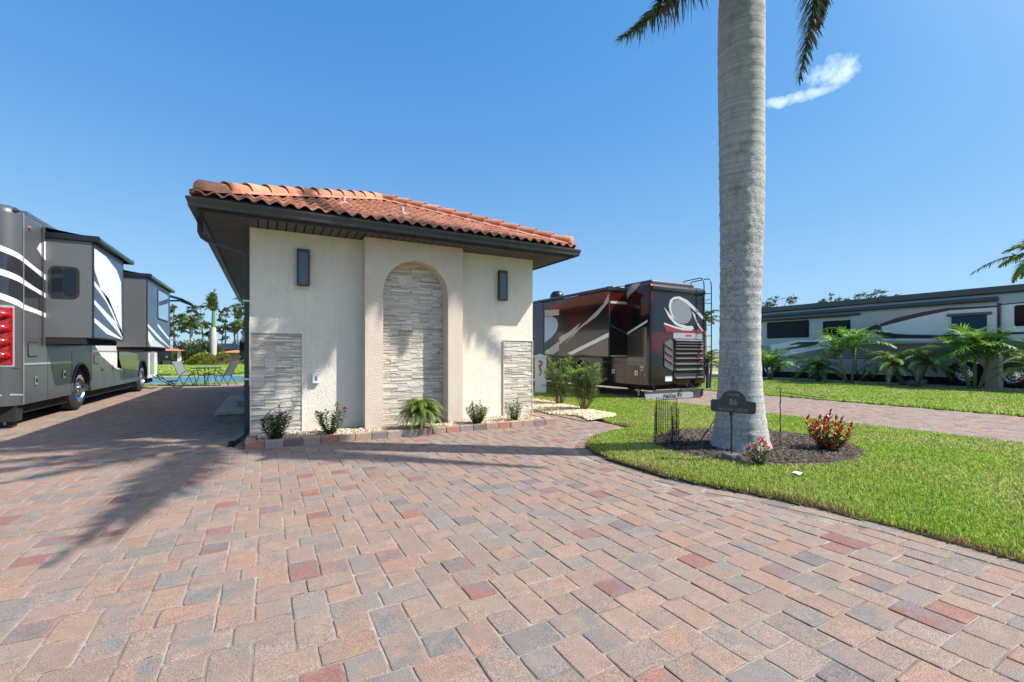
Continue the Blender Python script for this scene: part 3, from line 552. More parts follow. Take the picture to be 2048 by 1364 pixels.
# eaves: soffit with V-groove ribs, fascia, ogee gutter
GX0, GX1, GY0, GY1 = -.925, 5.44, 7.13, BY1 + .72
s_ = MB(); th = .006
def ribs(x0, x1, y0, y1, along):   # ribs repeat along 'along' axis
    p = .125; a0, a1 = (x0, x1) if along == 'x' else (y0, y1); k = a0
    while k < a1:
        ke = min(k + p - .022, a1)
        if along == 'x': s_.box(k, ke, y0, y1, ZS, ZS + .012)
        else: s_.box(x0, x1, k, ke, ZS, ZS + .012)
        k += p
ix0, ix1, iy0, iy1 = GX0 + .13, GX1 - .13, GY0 + .13, GY1 - .13
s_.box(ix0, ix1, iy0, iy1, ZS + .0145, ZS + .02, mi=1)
ribs(BX0, BX1, iy0, BY0 - .001, 'x'); ribs(BX0, BX1, BY1 + .001, iy1, 'x'); ribs(ix0, BX0 - .001, iy0, iy1, 'y'); ribs(BX1 + .001, ix1, iy0, iy1, 'y')
s_.build('soffit', [SOF, mat('soffit_groove_shade', (.012, .011, .010), .9)], bld)  # backing coloured near black so the grooves look shaded
gt = MB()
prof = [(.12, .0), (.030, .0), (.022, .012), (.020, .045), (.006, .085), (.0, .10), (.0, .125), (.012, .130), (.018, .12)]   # (inset from outer line, height above ZS+.02)
prof = [(a, b + ZS + .008) for a, b in prof]; rg = []
for a, b in prof: rg.append([(GX0 + a, GY0 + a, b), (GX1 - a, GY0 + a, b), (GX1 - a, GY1 - a, b), (GX0 + a, GY1 - a, b)])
vs = [p for r_ in rg for p in r_]
gt.add(vs, [(k * 4 + i, k * 4 + (i + 1) % 4, (k + 1) * 4 + (i + 1) % 4, (k + 1) * 4 + i) for k in range(len(prof) - 1) for i in range(4)])
gt.build('gutter', BRZ, bld)
fs_ = MB()
for (a, b, c, d) in ((GX0 + .121, GX1 - .121, GY0 + .121, GY0 + .14), (GX0 + .121, GX1 - .121, GY1 - .14, GY1 - .121), (GX0 + .121, GX0 + .14, GY0 + .1405, GY1 - .1405), (GX1 - .14, GX1 - .121, GY0 + .1405, GY1 - .1405)): fs_.box(a, b, c, d, ZS - .022, ZS + .19)
fs_.build('fascia', BRZ, bld)
# roof of S tiles
PT = .43; rx0, rx1, ry0, ry1 = GX0 + .06, GX1 - .06, GY0 + .06, GY1 - .06; ZE = ZS + .165
half = (rx1 - rx0) / 2; ZR = ZE + half * PT; cxr = (rx0 + rx1) / 2
TC = [(.41, .155, .08), (.39, .145, .075), (.43, .18, .10), (.35, .13, .07), (.40, .165, .095), (.31, .13, .08)]
rf = MB()
rf.add([(rx0, ry0, ZE - .02), (rx1, ry0, ZE - .02), (rx1, ry1, ZE - .02), (rx0, ry1, ZE - .02), (cxr, ry0 + half, ZR - .03), (cxr, ry1 - half, ZR - .03)], [(0, 1, 4), (1, 2, 5, 4), (2, 3, 5), (3, 0, 4, 5)], (.05, .04, .035))
def slope(o, ux, uy, width, depth, capl, capr):
    """o eave corner, ux along the eave, uy horizontally up-slope; limits: hips at 45 deg both sides up to 'depth'"""
    o = Vector(o); ux = Vector(ux); uy = Vector(uy); pw = .185; rowL = .34; nrow = int(depth / rowL) + 1; ncol = int(width / pw) + 1
    for r_ in range(nrow):
        for c_ in range(ncol):
            cc = J(random.choice(TC), .12); lift = random.uniform(0, .004); K = 8; vs = []; ok = []
            ys = (r_ * rowL - .03, r_ * rowL + .12, (r_ + 1) * rowL + .02)
            for yy in ys:
                for k in range(K + 1):
                    f = k / K; xx = c_ * pw + f * pw
                    hh = .058 * (math.sin(2 * math.pi * (f) - .6) * .5 + .5) ** .85
                    z = (yy - r_ * rowL) * PT + r_ * rowL * PT + hh + .034 * (1 - (yy - ys[0]) / (ys[2] - ys[0])) + lift
                    vs.append(o + ux * xx + uy * yy + Vector((0, 0, z))); ok.append((xx, yy))
            fs = []
            for j in range(2):
                for k in range(K):
                    xm = (ok[j * (K + 1) + k][0] + ok[j * (K + 1) + k + 1][0]) / 2; ym = (ok[j * (K + 1)][1] + ok[(j + 1) * (K + 1)][1]) / 2
                    if xm > ym - .02 and xm < width - ym + .02 and ym < depth + .05: fs.append((j * (K + 1) + k, j * (K + 1) + k + 1, (j + 1) * (K + 1) + k + 1, (j + 1) * (K + 1) + k))
            nb = len(vs)
            front = [vs[k] - Vector((0, 0, .020)) for k in range(K + 1)]; vs2 = vs + front
            if ok[K // 2][0] > ys[0] and ok[K // 2][0] < width - ys[0]: fs += [(nb + k, nb + k + 1, k + 1, k) for k in range(K)]
            if fs: rf.add(vs2, fs, cc)
Wd, Dp = rx1 - rx0, ry1 - ry0
slope((rx0, ry0, ZE), (1, 0, 0), (0, 1, 0), Wd, half, 1, 1)
slope((rx1, ry0, ZE), (0, 1, 0), (-1, 0, 0), Dp, half, 1, 1)
slope((rx1, ry1, ZE), (-1, 0, 0), (0, -1, 0), Wd, half, 1, 1)
slope((rx0, ry1, ZE), (0, -1, 0), (1, 0, 0), Dp, half, 1, 1)
roof = rf.build('roof', TILE, bld, smooth=True, angle=40)
hp = MB()
def caps(A, B, r=.128, L=.37, endcap=True):
    A, B = Vector(A), Vector(B); d = (B - A).normalized(); tot = (B - A).length; n = max(1, int(round(tot / L))); L = tot / n
    s = d.cross(Vector((0, 0, 1))).normalized(); u = s.cross(d)
    for i in range(n):
        c = J(random.choice(TC[:3] + [(.50, .21, .12), (.46, .16, .09)]), .08); P = A + d * (i * L); K = 10; vs = []
        for (t, rr, up) in ((-.03, r, .02), (L * .5, r * .93, .008), (L * 1.02, r * .84, -.006)):
            for k in range(K + 1):
                a = math.pi * (k / K) * 1.16 - .08 * math.pi; vs.append(P + d * t + s * math.cos(a) * rr + u * (math.sin(a) * rr + up - .02))
        for k in range(K + 1):
            a = math.pi * (k / K) * 1.16 - .08 * math.pi; vs.append(P + d * -.03 + s * math.cos(a) * (r - .016) + u * (math.sin(a) * (r - .016) + .0))
        fs = [(j * (K + 1) + k, j * (K + 1) + k + 1, (j + 1) * (K + 1) + k + 1, (j + 1) * (K + 1) + k) for j in range(2) for k in range(K)] + [(3 * (K + 1) + k, 3 * (K + 1) + k + 1, k + 1, k) for k in range(K)]
        hp.add(vs, fs, c)
        if i == 0 and endcap:
            # rounded starter: half dome closing the lower end
            vs = []; K2 = 5
            for j in range(K2 + 1):
                ph = math.pi / 2 * j / K2
                for k in range(K + 1):
                    a = math.pi * (k / K) * 1.16 - .08 * math.pi; vs.append(P - d * (.03 + .07 * math.sin(ph)) + (s * math.cos(a) * r + u * (math.sin(a) * r)) * (math.cos(ph) * .98 + .02) + u * -.0)
            hp.add(vs, [(j * (K + 1) + k, (j + 1) * (K + 1) + k, (j + 1) * (K + 1) + k + 1, j * (K + 1) + k + 1) for j in range(K2) for k in range(K)], c)
        # mortar bedding
        for sg in (-1, 1): hp.add([P + s * sg * r * .8 + u * .0, P + d * L + s * sg * r * .8 + u * .0, P + d * L + s * sg * (r * 1.25) - u * .055, P + s * sg * (r * 1.25) - u * .055], [(0, 1, 2, 3)], (.45, .17, .12))
rise = .06
for (x, y, sx, sy) in ((rx0, ry0, 1, 1), (rx1, ry0, -1, 1), (rx0, ry1, 1, -1), (rx1, ry1, -1, -1)):
    caps((x + sx * .12, y + sy * .12, ZE + .07 + rise), (x + sx * half, y + sy * half, ZR + rise + .03))
caps((cxr, ry0 + half, ZR + .05), (cxr, ry1 - half, ZR + .05), endcap=False)
hp.build('hip_tiles', TILE, roof, smooth=True, angle=45).location = (0, 0, 0)
for (x, y) in ((1.22, 8.55), (2.22, 8.35)):
    z = ZE + (y - ry0) * PT; v_ = MB(); v_.lathe((x, y, z - .02), (0, 0, 1), [(0, .036), (.17, .034), (.17, .026), (.05, .024)], 14); v_.build('vent_pipe', mat('vent_grey', (.30, .31, .33), .5, var=.2, scale=9), roof, smooth=True, angle=40).location = (0, 0, 0)
    f_ = MB(); f_.lathe((x, y, z + .0), (0, -PT, 1), [(0, .15), (.035, .12), (.06, .06), (.075, .034)], 14, (.46, .19, .14)); f_.build('pipe_flashing', TILE, roof, smooth=True).location = (0, 0, 0)
# downspout at the near left corner
d_ = MB()
def recttube(mb, pts, w=.062, h=.085, side=Vector((0, 1, 0))):
    pts = [Vector(p) for p in pts]; vs = []
    for i, p in enumerate(pts):
        t = (pts[min(i + 1, len(pts) - 1)] - pts[max(i - 1, 0)]).normalized(); s = side; n = t.cross(s).normalized(); s = n.cross(t).normalized()
        for a, b in ((-1, -1), (1, -1), (1, 1), (-1, 1)): vs.append(p + s * a * h / 2 + n * b * w / 2)
    k = len(pts); mb.add(vs, [(i * 4 + j, i * 4 + (j + 1) % 4, (i + 1) * 4 + (j + 1) % 4, (i + 1) * 4 + j) for i in range(k - 1) for j in range(4)])
xd = BX0 - .045
recttube(d_, [(GX0 + .06, 8.05, ZS + .03), (GX0 + .06, 8.05, 3.10), (GX0 + .085, 8.05, 3.04), (GX0 + .14, 8.05, 3.00), (xd - .10, 8.05, 2.90), (xd - .03, 8.05, 2.87), (xd, 8.05, 2.80), (xd, 8.05, 1.2), (xd, 8.05, .16), (xd, 8.02, .11), (xd - .03, 7.95, .075)])
d_.build('downspout', BRZ, bld)
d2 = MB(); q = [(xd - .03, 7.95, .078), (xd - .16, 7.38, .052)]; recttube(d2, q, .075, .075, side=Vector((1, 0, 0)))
d2.add([Vector((xd - .16, 7.381, .052)) + Vector((a * .030, 0, b * .030)) for a, b in ((-1, -1), (1, -1), (1, 1), (-1, 1))], [(0, 1, 2, 3)], mi=1)  # black face across the pipe mouth, painted shade of its inside
d2.build('downspout_outlet', [BRZ, mat('painted_mouth_shade', (.004, .004, .004), 1)], bld)
for z in (2.10, .9): st = MB(); st.box(xd - .05, BX0 - .001, 8.0, 8.10, z, z + .03); st.build('strap', mat('light_metal', (.5, .5, .48), .35, 1), bld)
# wall lights
GLS = mat('lantern_glass', (.05, .06, .075), .05, spec=.8)
def sconce(x0, x1, z0, z1, label):
    o = thing('wall_light', label, 'wall light', ((x0 + x1) / 2, BY0, z0), world=True, group='dark metal wall lights on the building front')
    y = BY0 - .001; d = .085; a = MB(); f = .026
    a.box(x0 + .02, x1 - .02, y - .02, y, z0 + .03, z1 - .03); a.box(x0, x1, y - d, y - .0205, z1 - .05, z1); a.box(x0, x1, y - d, y - .0205, z0, z0 + .02)
    for xx in (x0, x1 - f): a.box(xx, xx + f, y - d, y - d + f, z0 + .0201, z1 - .0501); a.box(xx, xx + f, y - .0365, y - .0205, z0 + .0201, z1 - .0501)
    a.build('lamp_frame', BRZ, o)
    b = MB(); b.box(x0 + .006, x1 - .006, y - d + .005, y - .022, z0 + .0203, z1 - .0503); b.build('glass_pane', GLS, o)
    return o
sconce(.415, .600, 2.375, 2.955, 'dark rectangular wall light left of the arched niche')
sconce(3.965, 4.150, 2.345, 2.93, 'dark rectangular wall light right of the arched niche')
ob = thing('outlet_box', 'small white weatherproof outlet box on the stucco between stone panel and arch', 'outlet box', (.69, BY0, .82), world=True)
a = MB(); a.box(.640, .745, BY0 - .055, BY0 - .001, .83, .985, ch=.006); a.build('cover', mat('white_plastic', (.75, .76, .77), .35), ob)
a = MB(); a.box(.676, .710, BY0 - .058, BY0 - .0555, .875, .945); a.build('window', mat('grey_glass', (.18, .20, .23), .15), ob)
# brick edging, each brick a thing
BRK = mat('edging_brick', attr='Col', rough=.9, var=.22, scale=16, bump=.7, bscale=90)
EC = [(.36, .17, .12), (.30, .26, .23), (.17, .13, .13), (.36, .25, .19), (.36, .15, .11), (.34, .22, .17), (.35, .25, .18), (.20, .16, .15), (.33, .24, .19), (.31, .27, .24), (.32, .21, .17), (.33, .23, .18)]
cn_ = {0: 'reddish', 1: 'grey', 2: 'charcoal', 3: 'tan', 4: 'red'}
ords = 'first second third fourth fifth sixth seventh eighth ninth tenth eleventh twelfth thirteenth fourteenth fifteenth sixteenth seventeenth eighteenth nineteenth twentieth'.split() + ['twenty-first', 'twenty-second']
k = 0; x = -.262; X1 = 4.745; nb = 21; L = (X1 - x) / nb
for k in range(nb):
    a = MB(); x0 = x + k * L; yy = 7.075 - .10 * k / nb + random.uniform(-.003, .003)
    a.box(x0 + .002, x0 + L - .002, yy, yy + .125, -.02, .098 + random.uniform(-.003, .003), J(EC[k % len(EC)], .12), ch=.008)
    o = a.build('edging_brick', BRK); tag(o, 'brick edging the front of the gravel bed, %s from the left corner' % ords[k], 'edging brick', 'bricks edging the gravel bed')
for (sx, lab, ys) in ((-.262, 'left end of the gravel bed', 7.205), (4.62, 'right end of the gravel bed', 7.11)):
    for j in range(2 if sx < 0 else 3):
        a = MB(); y0 = ys + j * .245; a.box(sx, sx + .125, y0, y0 + .241, -.02, .097, J(EC[(j + 3) % 12], .12), ch=.008)
        o = a.build('edging_brick', BRK); tag(o, 'brick closing the %s, %s' % (lab, ('nearest the front', 'behind the front one', 'touching the wall')[j]), 'edging brick', 'bricks edging the gravel bed')
# stone steps at the side door
sp = thing('paver_steps', 'low paver-capped steps against the shaded left side of the building', 'steps', (-.5, 11, 0), world=True)
BLK = mat('step_block', (.24, .19, .15), .9, var=.3, scale=5, bump=.5)
CAP = mat('step_cap', (.34, .28, .23), .9, var=.25, scale=6, bump=.4)
for (x0, y0, y1, z) in ((-.86, 10.1, 14.0, .21), (-.56, 10.75, 13.4, .39), (-.50, 11.5, 12.7, .55)):
    a = MB(); a.box(x0 + .04, BX0 - .002, y0 + .04, y1 - .04, -.02 if z < .3 else z - .18 + .001, z - .0705); a.build('riser', BLK, sp)
    a = MB(); a.box(x0, BX0 - .002, y0, y1, z - .07, z, ch=.012); a.build('tread', CAP, sp)
# ------------------------------------------------------------------ motorhomes
TIRE = mat('tyre_rubber', (.018, .018, .018), .85, bump=.3, bscale=40)
CHR = mat('polished_aluminium', (.75, .76, .78), .12, 1)
BLK_ = mat('gloss_black', (.010, .010, .011), .22, coat=.2)
BLKM = mat('matt_black', (.012, .012, .012), .7)
DGL = mat('tinted_glass', (.010, .014, .020), .06, spec=.32)
UND = mat('underbody', (.01, .01, .01), .9)
def wheel(parent, x, y, r=.5, w=.28, side=-1, rim_r=.30, n=28):
    a = MB(); a.lathe((x - side * w, y, r), (side, 0, 0), [(0, rim_r * .6), (0, rim_r), (.02, r - .05), (.06, r - .004), (w - .06, r), (w - .02, r - .04), (w, r - .11), (w + .004, rim_r + .02), (w - .03, rim_r - .005)], n)
    t = a.build('wheel', TIRE, parent, smooth=True, angle=35)
    b = MB(); b.lathe((x - side * w, y, r), (side, 0, 0), [(w + .002, rim_r + .012), (w + .006, rim_r - .004), (w - .05, rim_r - .03), (w - .09, rim_r * .62), (w - .085, rim_r * .58), (w - .03, rim_r * .42), (w - .028, rim_r * .30), (w + .0, rim_r * .26), (w + .01, rim_r * .16), (w + .012, 0.001)], n)
    for k in range(10):
        an = 2 * math.pi * k / 10
        b.cyl((x + side * (-.085), y + math.cos(an) * rim_r * .52, r + math.sin(an) * rim_r * .52), (x + side * (-.02), y + math.cos(an) * rim_r * .52, r + math.sin(an) * rim_r * .52), .014, 8)
    for k in range(10):
        an = 2 * math.pi * (k + .5) / 10; cc = Vector((x - side * .078, y + math.cos(an) * rim_r * .78, r + math.sin(an) * rim_r * .78)); b.cyl(cc, cc + Vector((side * .012, 0, 0)), .022, 10, mi=1)
    o = b.build('rim', [CHR, UND], t, smooth=True, angle=40); o.location = (0, 0, 0)
def rv_body(x0, x1, y0, y1, zb, zt, wheels, rad_end, rear, roofr=.10, arch=.58, seg=6):
    """side profile (Y,Z) with wheel arches, extruded over X; vertical edges at the rear end rounded"""
    P = [(y0, zt), (y0, zb)]
    for (wy, ) in [(a,) for a in sorted(wheels)]:
        h = math.sqrt(max(0, arch ** 2 - (zb - .5) ** 2)); a0 = math.atan2(zb - .5, -h); a1 = math.atan2(zb - .5, h)
        a0 = a0 if a0 > 0 else a0 + 2 * math.pi
        for i in range(13):
            a = a0 + (a1 - a0) * i / 12; P.append((wy + arch * math.cos(a), .5 + arch * math.sin(a)))
    P += [(y1, zb), (y1, zt)]
    bm = bmesh.new(); A = [bm.verts.new((x0, y, z)) for y, z in P]; B = [bm.verts.new((x1, y, z)) for y, z in P]; n = len(P)
    bm.faces.new(A); bm.faces.new(B[::-1])
    for i in range(n): bm.faces.new((A[i], B[i], B[(i + 1) % n], A[(i + 1) % n]))
    bmesh.ops.recalc_face_normals(bm, faces=bm.faces)
    yr = y0 if rear == 'lo' else y1; yf = y1 if rear == 'lo' else y0
    es = [e for e in bm.edges if all(abs(v.co.y - yr) < 1e-4 for v in e.verts) and abs(e.verts[0].co.z - e.verts[1].co.z) > 1]
    bmesh.ops.bevel(bm, geom=es, offset=rad_end, segments=seg, affect='EDGES', profile=.5)
    es = [e for e in bm.edges if all(abs(v.co.y - yf) < 1e-4 for v in e.verts) and abs(e.verts[0].co.z - e.verts[1].co.z) > 1]
    bmesh.ops.bevel(bm, geom=es, offset=.2, segments=seg, affect='EDGES', profile=.5)
    es = [e for e in bm.edges if all(abs(v.co.z - zt) < 1e-4 for v in e.verts) and len(e.link_faces) == 2 and any(abs(f.normal.z) < .5 for f in e.link_faces)]
    bmesh.ops.bevel(bm, geom=es, offset=roofr, segments=4, affect='EDGES', profile=.5)
    return bm
def poly_x(mb, pts, x, mi=0, c=None, t=.003, side=1):
    mb.prism([(x, y, z) for y, z in pts], (side * t, 0, 0), c, mi)
def poly_y(mb, pts, y, mi=0, t=.003): mb.prism([(x, y, z) for x, z in pts], (0, -t, 0), None, mi)
def rrect(y0, y1, z0, z1, r, n=5):
    P = []
    for (cy, cz, a0) in ((y1 - r, z1 - r, 0), (y0 + r, z1 - r, 90), (y0 + r, z0 + r, 180), (y1 - r, z0 + r, 270)):
        for i in range(n + 1): a = R(a0 + 90 * i / n); P.append((cy + r * math.cos(a), cz + r * math.sin(a)))
    return P
WHT = mat('white_decal', (.72, .73, .74), .25, coat=.5)
# ---- 1: silver grey motorhome on the left
SIL = mat('silver_grey_paint', (.082, .085, .092), .30, .2, spec=.4, coat=.12, var=.05, scale=.6)
SIL2 = mat('grey_slide_paint', (.125, .13, .138), .32, .2, coat=.1)
DRK = mat('dark_grey_decal', (.03, .033, .04), .2, .3, coat=.7)
BLU = mat('painted_sky_reflection', (.045, .07, .115), .3, 0, spec=.10)  # blue base colour paints in the sky mirrored by the slide sides
rv = thing('motorhome', 'silver grey motorhome with white swooshes parked on the left side of the paved drive', 'motorhome', (-5.05, 16.7, 0), world=True)
bx = -3.8; bl = bx - 2.5
b_ = MB().bm(rv_body(bl, bx, 10.93, 22.5, .40, 3.90, [14.05, 20.0], .25, 'lo', .16, seg=10))
arcc = (bx - .25, 11.18, .25)
def smap(s, off=.004):
    if s >= 0: return (bx + off, 11.18 + s)
    th = -s / .25
    if th <= math.pi / 2: return (arcc[0] + (.25 + off) * math.cos(th), arcc[1] - (.25 + off) * math.sin(th))
    return (arcc[0] - (-s - .25 * math.pi / 2), 10.93 - off)
def band(mb, pts, mi, off=.004):   # pts: (s, zlo, zhi)
    full = []
    for (a, b) in zip(pts[:-1], pts[1:]):
        for i in range(8): t = i / 8; full.append(tuple(a[k] + (b[k] - a[k]) * t for k in range(3)))
    full.append(pts[-1]); vs = []
    for s, zl, zh in full: x, y = smap(s, off); vs += [(x, y, zl), (x, y, zh)]
    mb.add(vs, [(2 * i, 2 * i + 2, 2 * i + 3, 2 * i + 1) for i in range(len(full) - 1)], mi=mi)
band(b_, [(-1.4, 3.20, 3.32), (-.39, 3.08, 3.18), (0, 2.93, 3.02), (.5, 2.83, 2.92), (1.02, 2.72, 2.83)], 1)
band(b_, [(-1.4, 2.80, 2.92), (-.39, 2.67, 2.78), (0, 2.53, 2.63), (.5, 2.46, 2.54), (1.02, 2.38, 2.47)], 1)
band(b_, [(-1.4, 2.42, 2.54), (-.39, 2.26, 2.37), (0, 2.09, 2.19), (.5, 2.06, 2.14), (1.02, 2.0, 2.09)], 1)
band(b_, [(-1.4, 2.92, 3.20), (-.39, 2.78, 3.08), (0, 2.63, 2.93), (1.02, 2.47, 2.72)], 2)
band(b_, [(-1.4, 2.54, 2.80), (-.39, 2.37, 2.67), (0, 2.19, 2.53), (1.02, 2.09, 2.38)], 2)
band(b_, [(-.01, .40, 3.80), (.022, .40, 3.80)], 3, .007)
band(b_, [(-1.4, .56, .60), (-.2, .58, .61), (0, .56, .59)], 3, .006)
band(b_, [(-1.4, 1.02, 1.035), (-.2, 1.04, 1.055), (-.1, 1.04, 1.055)], 4, .002)
poly_x(b_, GP['r1_low'], bx + .001, 1); poly_x(b_, GP['r1_e'], bx + .001, 1)
# lower bay doors, belt line
b_.box(bx, bx + .012, 11.22, 13.4, 1.10, 1.14, mi=3); b_.box(bx, bx + .012, 14.72, 16.9, 1.36, 1.39, mi=3)
for y in (12.2, 13.45, 14.72, 15.7, 16.6, 17.6, 18.6): b_.box(bx - .001, bx + .002, y, y + .012, .42, 1.32, mi=4)
LGY = mat('light_grey_paint', (.34, .345, .35), .3, .3, coat=.5)
b_.box(bx - .001, bx + .004, 20.65, 22.3, .42, 1.35, mi=1); poly_x(b_, [(16.9, .9), (19.4, .75), (19.4, 1.30), (16.9, 1.42)], bx + .001, 2)
body = b_.build('body', [SIL, WHT, DRK, LGY, BLKM], rv, smooth=True, angle=25)
a = MB(); a.box(bl + .1, bx - .12, 11.15, 22.2, .22, .46); a.box(bl + .05, bx - .05, 11.05, 11.3, .12, .42); a.build('underframe', UND, rv)
a = MB(); a.box(bl + .15, bx - .12, 11.28, 11.31, .02, .40); a.build('mud_flap', mat('rubber_flap', (.035, .035, .037), .6), rv)
a = MB(); a.cyl((bx - .25, 11.24, .05), (bx - .25, 11.24, .4), .02, 8); a.build('flap_bracket', LGY, rv)
for y, r in ((14.05, .5), (20.0, .5)): wheel(rv, bx - .03, y, side=1)
for y in (14.05,): a = MB(); a.lathe((bx - .75, y, .5), (1, 0, 0), [(0, .2), (0, .48), (.04, .5), (.28, .5), (.32, .46)], 24); a.build('wheel', TIRE, rv, smooth=True, angle=40)
for yc in (14.05, 20.0):
    a = MB(); pts = [(bx + .001, yc + .585 * math.cos(R(t)), .5 + .585 * math.sin(R(t))) for t in range(-8, 189, 7)]; a.tube(pts, .022, 6); a.build('arch_trim', SIL, rv, smooth=True)
# tail lamps on the rounded corner
RL = mat('red_lens', (.24, .002, .005), .10, coat=.5, var=.8, scale=11); RL2 = mat('pink_lens', (.55, .12, .13), .08, coat=1)
tl = MB()
def ell_patch(mb, sc, zc, rs, rz, off, mi, bulge):
    n = 24; m = 6; vs = []
    for j in range(m + 1):
        q = j / m
        for i in range(n):
            a_ = 2 * math.pi * i / n; x, y = smap(sc + rs * q * math.cos(a_), off + bulge * math.sqrt(max(0, 1 - q * q))); vs.append((x, y, zc + rz * q * math.sin(a_)))
    mb.add(vs, [(j * n + i, (j + 1) * n + i, (j + 1) * n + (i + 1) % n, j * n + (i + 1) % n) for j in range(m) for i in range(n)], mi=mi)
def corner_patch(mb, s0, s1, z0, z1, off, mi, bulge=0):
    n = 10; m = 6; vs = []
    for i in range(n + 1):
        for j in range(m + 1):
            u, v = i / n, j / m; o_ = off + bulge * math.sin(math.pi * u) ** .5 * math.sin(math.pi * v) ** .5; x, y = smap(s0 + (s1 - s0) * u, o_); vs.append((x, y, z0 + (z1 - z0) * v))
    mb.add(vs, [(i * (m + 1) + j, (i + 1) * (m + 1) + j, (i + 1) * (m + 1) + j + 1, i * (m + 1) + j + 1) for i in range(n) for j in range(m)], mi=mi)
corner_patch(tl, -.97, -.17, 1.08, 2.14, .006, 1, .014); corner_patch(tl, -.92, -.20, 1.12, 2.10, .022, 0, .014)
tlo = tl.build('tail_lamp', [RL, LGY], rv, smooth=True)
for k in range(4):
    l_ = MB(); z0 = 1.15 + k * .235; ell_patch(l_, -.52, z0 + .112, .31, .118, .028, 0, .075); ell_patch(l_, -.50, z0 + .118, .13, .045, .095, 1, .012)
    l_.build('lens', [RL, RL2], tlo, smooth=True).location = (0, 0, 0)
a = MB(); a.box(bx - .42, bx - .26, 10.920, 10.928, 1.10, 1.13); a.build('reflector', RL, rv)
# slides
def slide(parent, x0, x1, y0, y1, z0, z1, side, mats, decals, name='slide_out', topper=None, edge=.03):
    mb = MB(); mb.box(x0, x1, y0, y1, z0, z1, ch=.015)
    xo = x1 if side > 0 else x0; sg = 1 if side > 0 else -1
    # black edge seals round the outer face
    for (ya, yb_, za, zb_) in ((y0 - .004, y0 + edge, z0 - .004, z1 + .004), (y1 - edge, y1 + .004, z0 - .004, z1 + .004), (y0 + edge, y1 - edge, z0 - .004, z0 + edge), (y0 + edge, y1 - edge, z1 - edge, z1 + .004)):
        mb.box(min(xo, xo + sg * .006) - (.02 if sg > 0 else 0), max(xo, xo + sg * .006) + (.02 if sg < 0 else 0), ya, yb_, za, zb_, mi=1)
    for key, mi in decals: poly_x(mb, [(min(max(y, y0 + edge + .002), y1 - edge - .002), min(max(z, z0 + edge), z1 - edge)) for y, z in GP[key]], xo, mi, side=sg)
    o = mb.build(name, mats, parent)
    if topper:
        t = MB(); ya, yb_ = topper; hh = z1 + .05
        xb = x0 if side > 0 else x1
        t.add([(xb, ya, hh + .16), (xb, yb_, hh + .16), (xo + sg * .06, yb_, hh + .03), (xo + sg * .06, ya, hh + .03)], [(0, 1, 2, 3)]); t.tube([(xo + sg * .07, ya, hh), (xo + sg * .07, yb_, hh)], .05, 12)
        for yy in (ya - .02, yb_ - .02): t.box(min(xb, xo + sg * .1), max(xb, xo + sg * .1), yy, yy + .04, hh - .05, hh + .06)
        t.build('awning_roller', BLK_, o).location = (0, 0, 0)
    return o
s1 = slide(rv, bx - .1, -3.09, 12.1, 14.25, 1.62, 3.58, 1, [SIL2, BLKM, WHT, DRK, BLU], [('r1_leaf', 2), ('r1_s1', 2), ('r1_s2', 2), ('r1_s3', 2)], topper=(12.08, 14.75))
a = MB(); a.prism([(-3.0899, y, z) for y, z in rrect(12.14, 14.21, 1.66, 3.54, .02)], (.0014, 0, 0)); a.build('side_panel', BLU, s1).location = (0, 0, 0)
# window on the rear-facing end of the first slide
a = MB(); a.prism([(x, 12.098, z) for x, z in rrect(-3.78 + .04, -3.30, 2.42, 3.04, .09)], (0, -.02, 0)); wn = a.build('window', BLKM, s1); wn.location = (0, 0, 0)
a = MB(); a.prism([(x, 12.077, z) for x, z in rrect(-3.70, -3.54, 2.46, 3.0, .06)], (0, -.003, 0)); a.prism([(x, 12.077, z) for x, z in rrect(-3.525, -3.34, 2.46, 3.0, .06)], (0, -.003, 0)); a.build('pane', DGL, wn).location = (0, 0, 0)
a = MB(); a.box(bx - .05, -3.2, 12.1, 14.2, 1.50, 1.615); a.build('slide_tray', UND, s1).location = (0, 0, 0)
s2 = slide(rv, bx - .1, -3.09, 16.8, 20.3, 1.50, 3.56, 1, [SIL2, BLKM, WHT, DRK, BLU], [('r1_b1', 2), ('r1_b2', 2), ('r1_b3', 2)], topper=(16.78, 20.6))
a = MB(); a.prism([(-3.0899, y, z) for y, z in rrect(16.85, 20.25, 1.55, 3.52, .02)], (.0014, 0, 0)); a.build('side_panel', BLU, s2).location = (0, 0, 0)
a = MB(); a.prism([(-3.084, y, z) for y, z in rrect(18.2, 19.9, 2.42, 3.42, .1)], (.008, 0, 0)); wn = a.build('window', BLKM, s2); wn.location = (0, 0, 0)
a = MB(); a.prism([(-3.074, y, z) for y, z in rrect(18.25, 19.85, 2.47, 3.37, .08)], (.003, 0, 0)); a.build('pane', mat('blue_glass', (.10, .16, .24), .05, coat=1), wn).location = (0, 0, 0)
a = MB(); a.box(bx - .05, -3.2, 16.85, 20.2, 1.38, 1.495); a.build('slide_tray', UND, s2).location = (0, 0, 0)
a = MB(); a.tube([(-3.4, 20.7, 3.52), (-2.9, 21.5, 3.42), (-2.55, 21.4, 3.22)], .05, 8); a.tube([(-3.8, 21.9, 3.35), (-3.0, 21.8, 3.40), (-2.5, 21.7, 3.18)], .035, 8); a.build('awning_arm', BLK_, rv)
for (y, z) in ((11.62, .72), (12.95, .78), (15.5, .80), (16.4, .82)):
    a = MB(); a.box(bx + .002, bx + .02, y, y + .09, z, z + .17, ch=.006); a.box(bx + .0205, bx + .026, y + .02, y + .07, z + .05, z + .12, mi=1); a.build('bay_latch', [CHR, BLKM], rv)
a = MB(); a.box(bx - .5, bx - .1, 11.6, 21.5, 3.895, 3.94); a.tube([(bx - .04, 11.0, 3.82), (bx - .04, 22.2, 3.82)], .03, 8); a.build('roof_rail', SIL, rv)
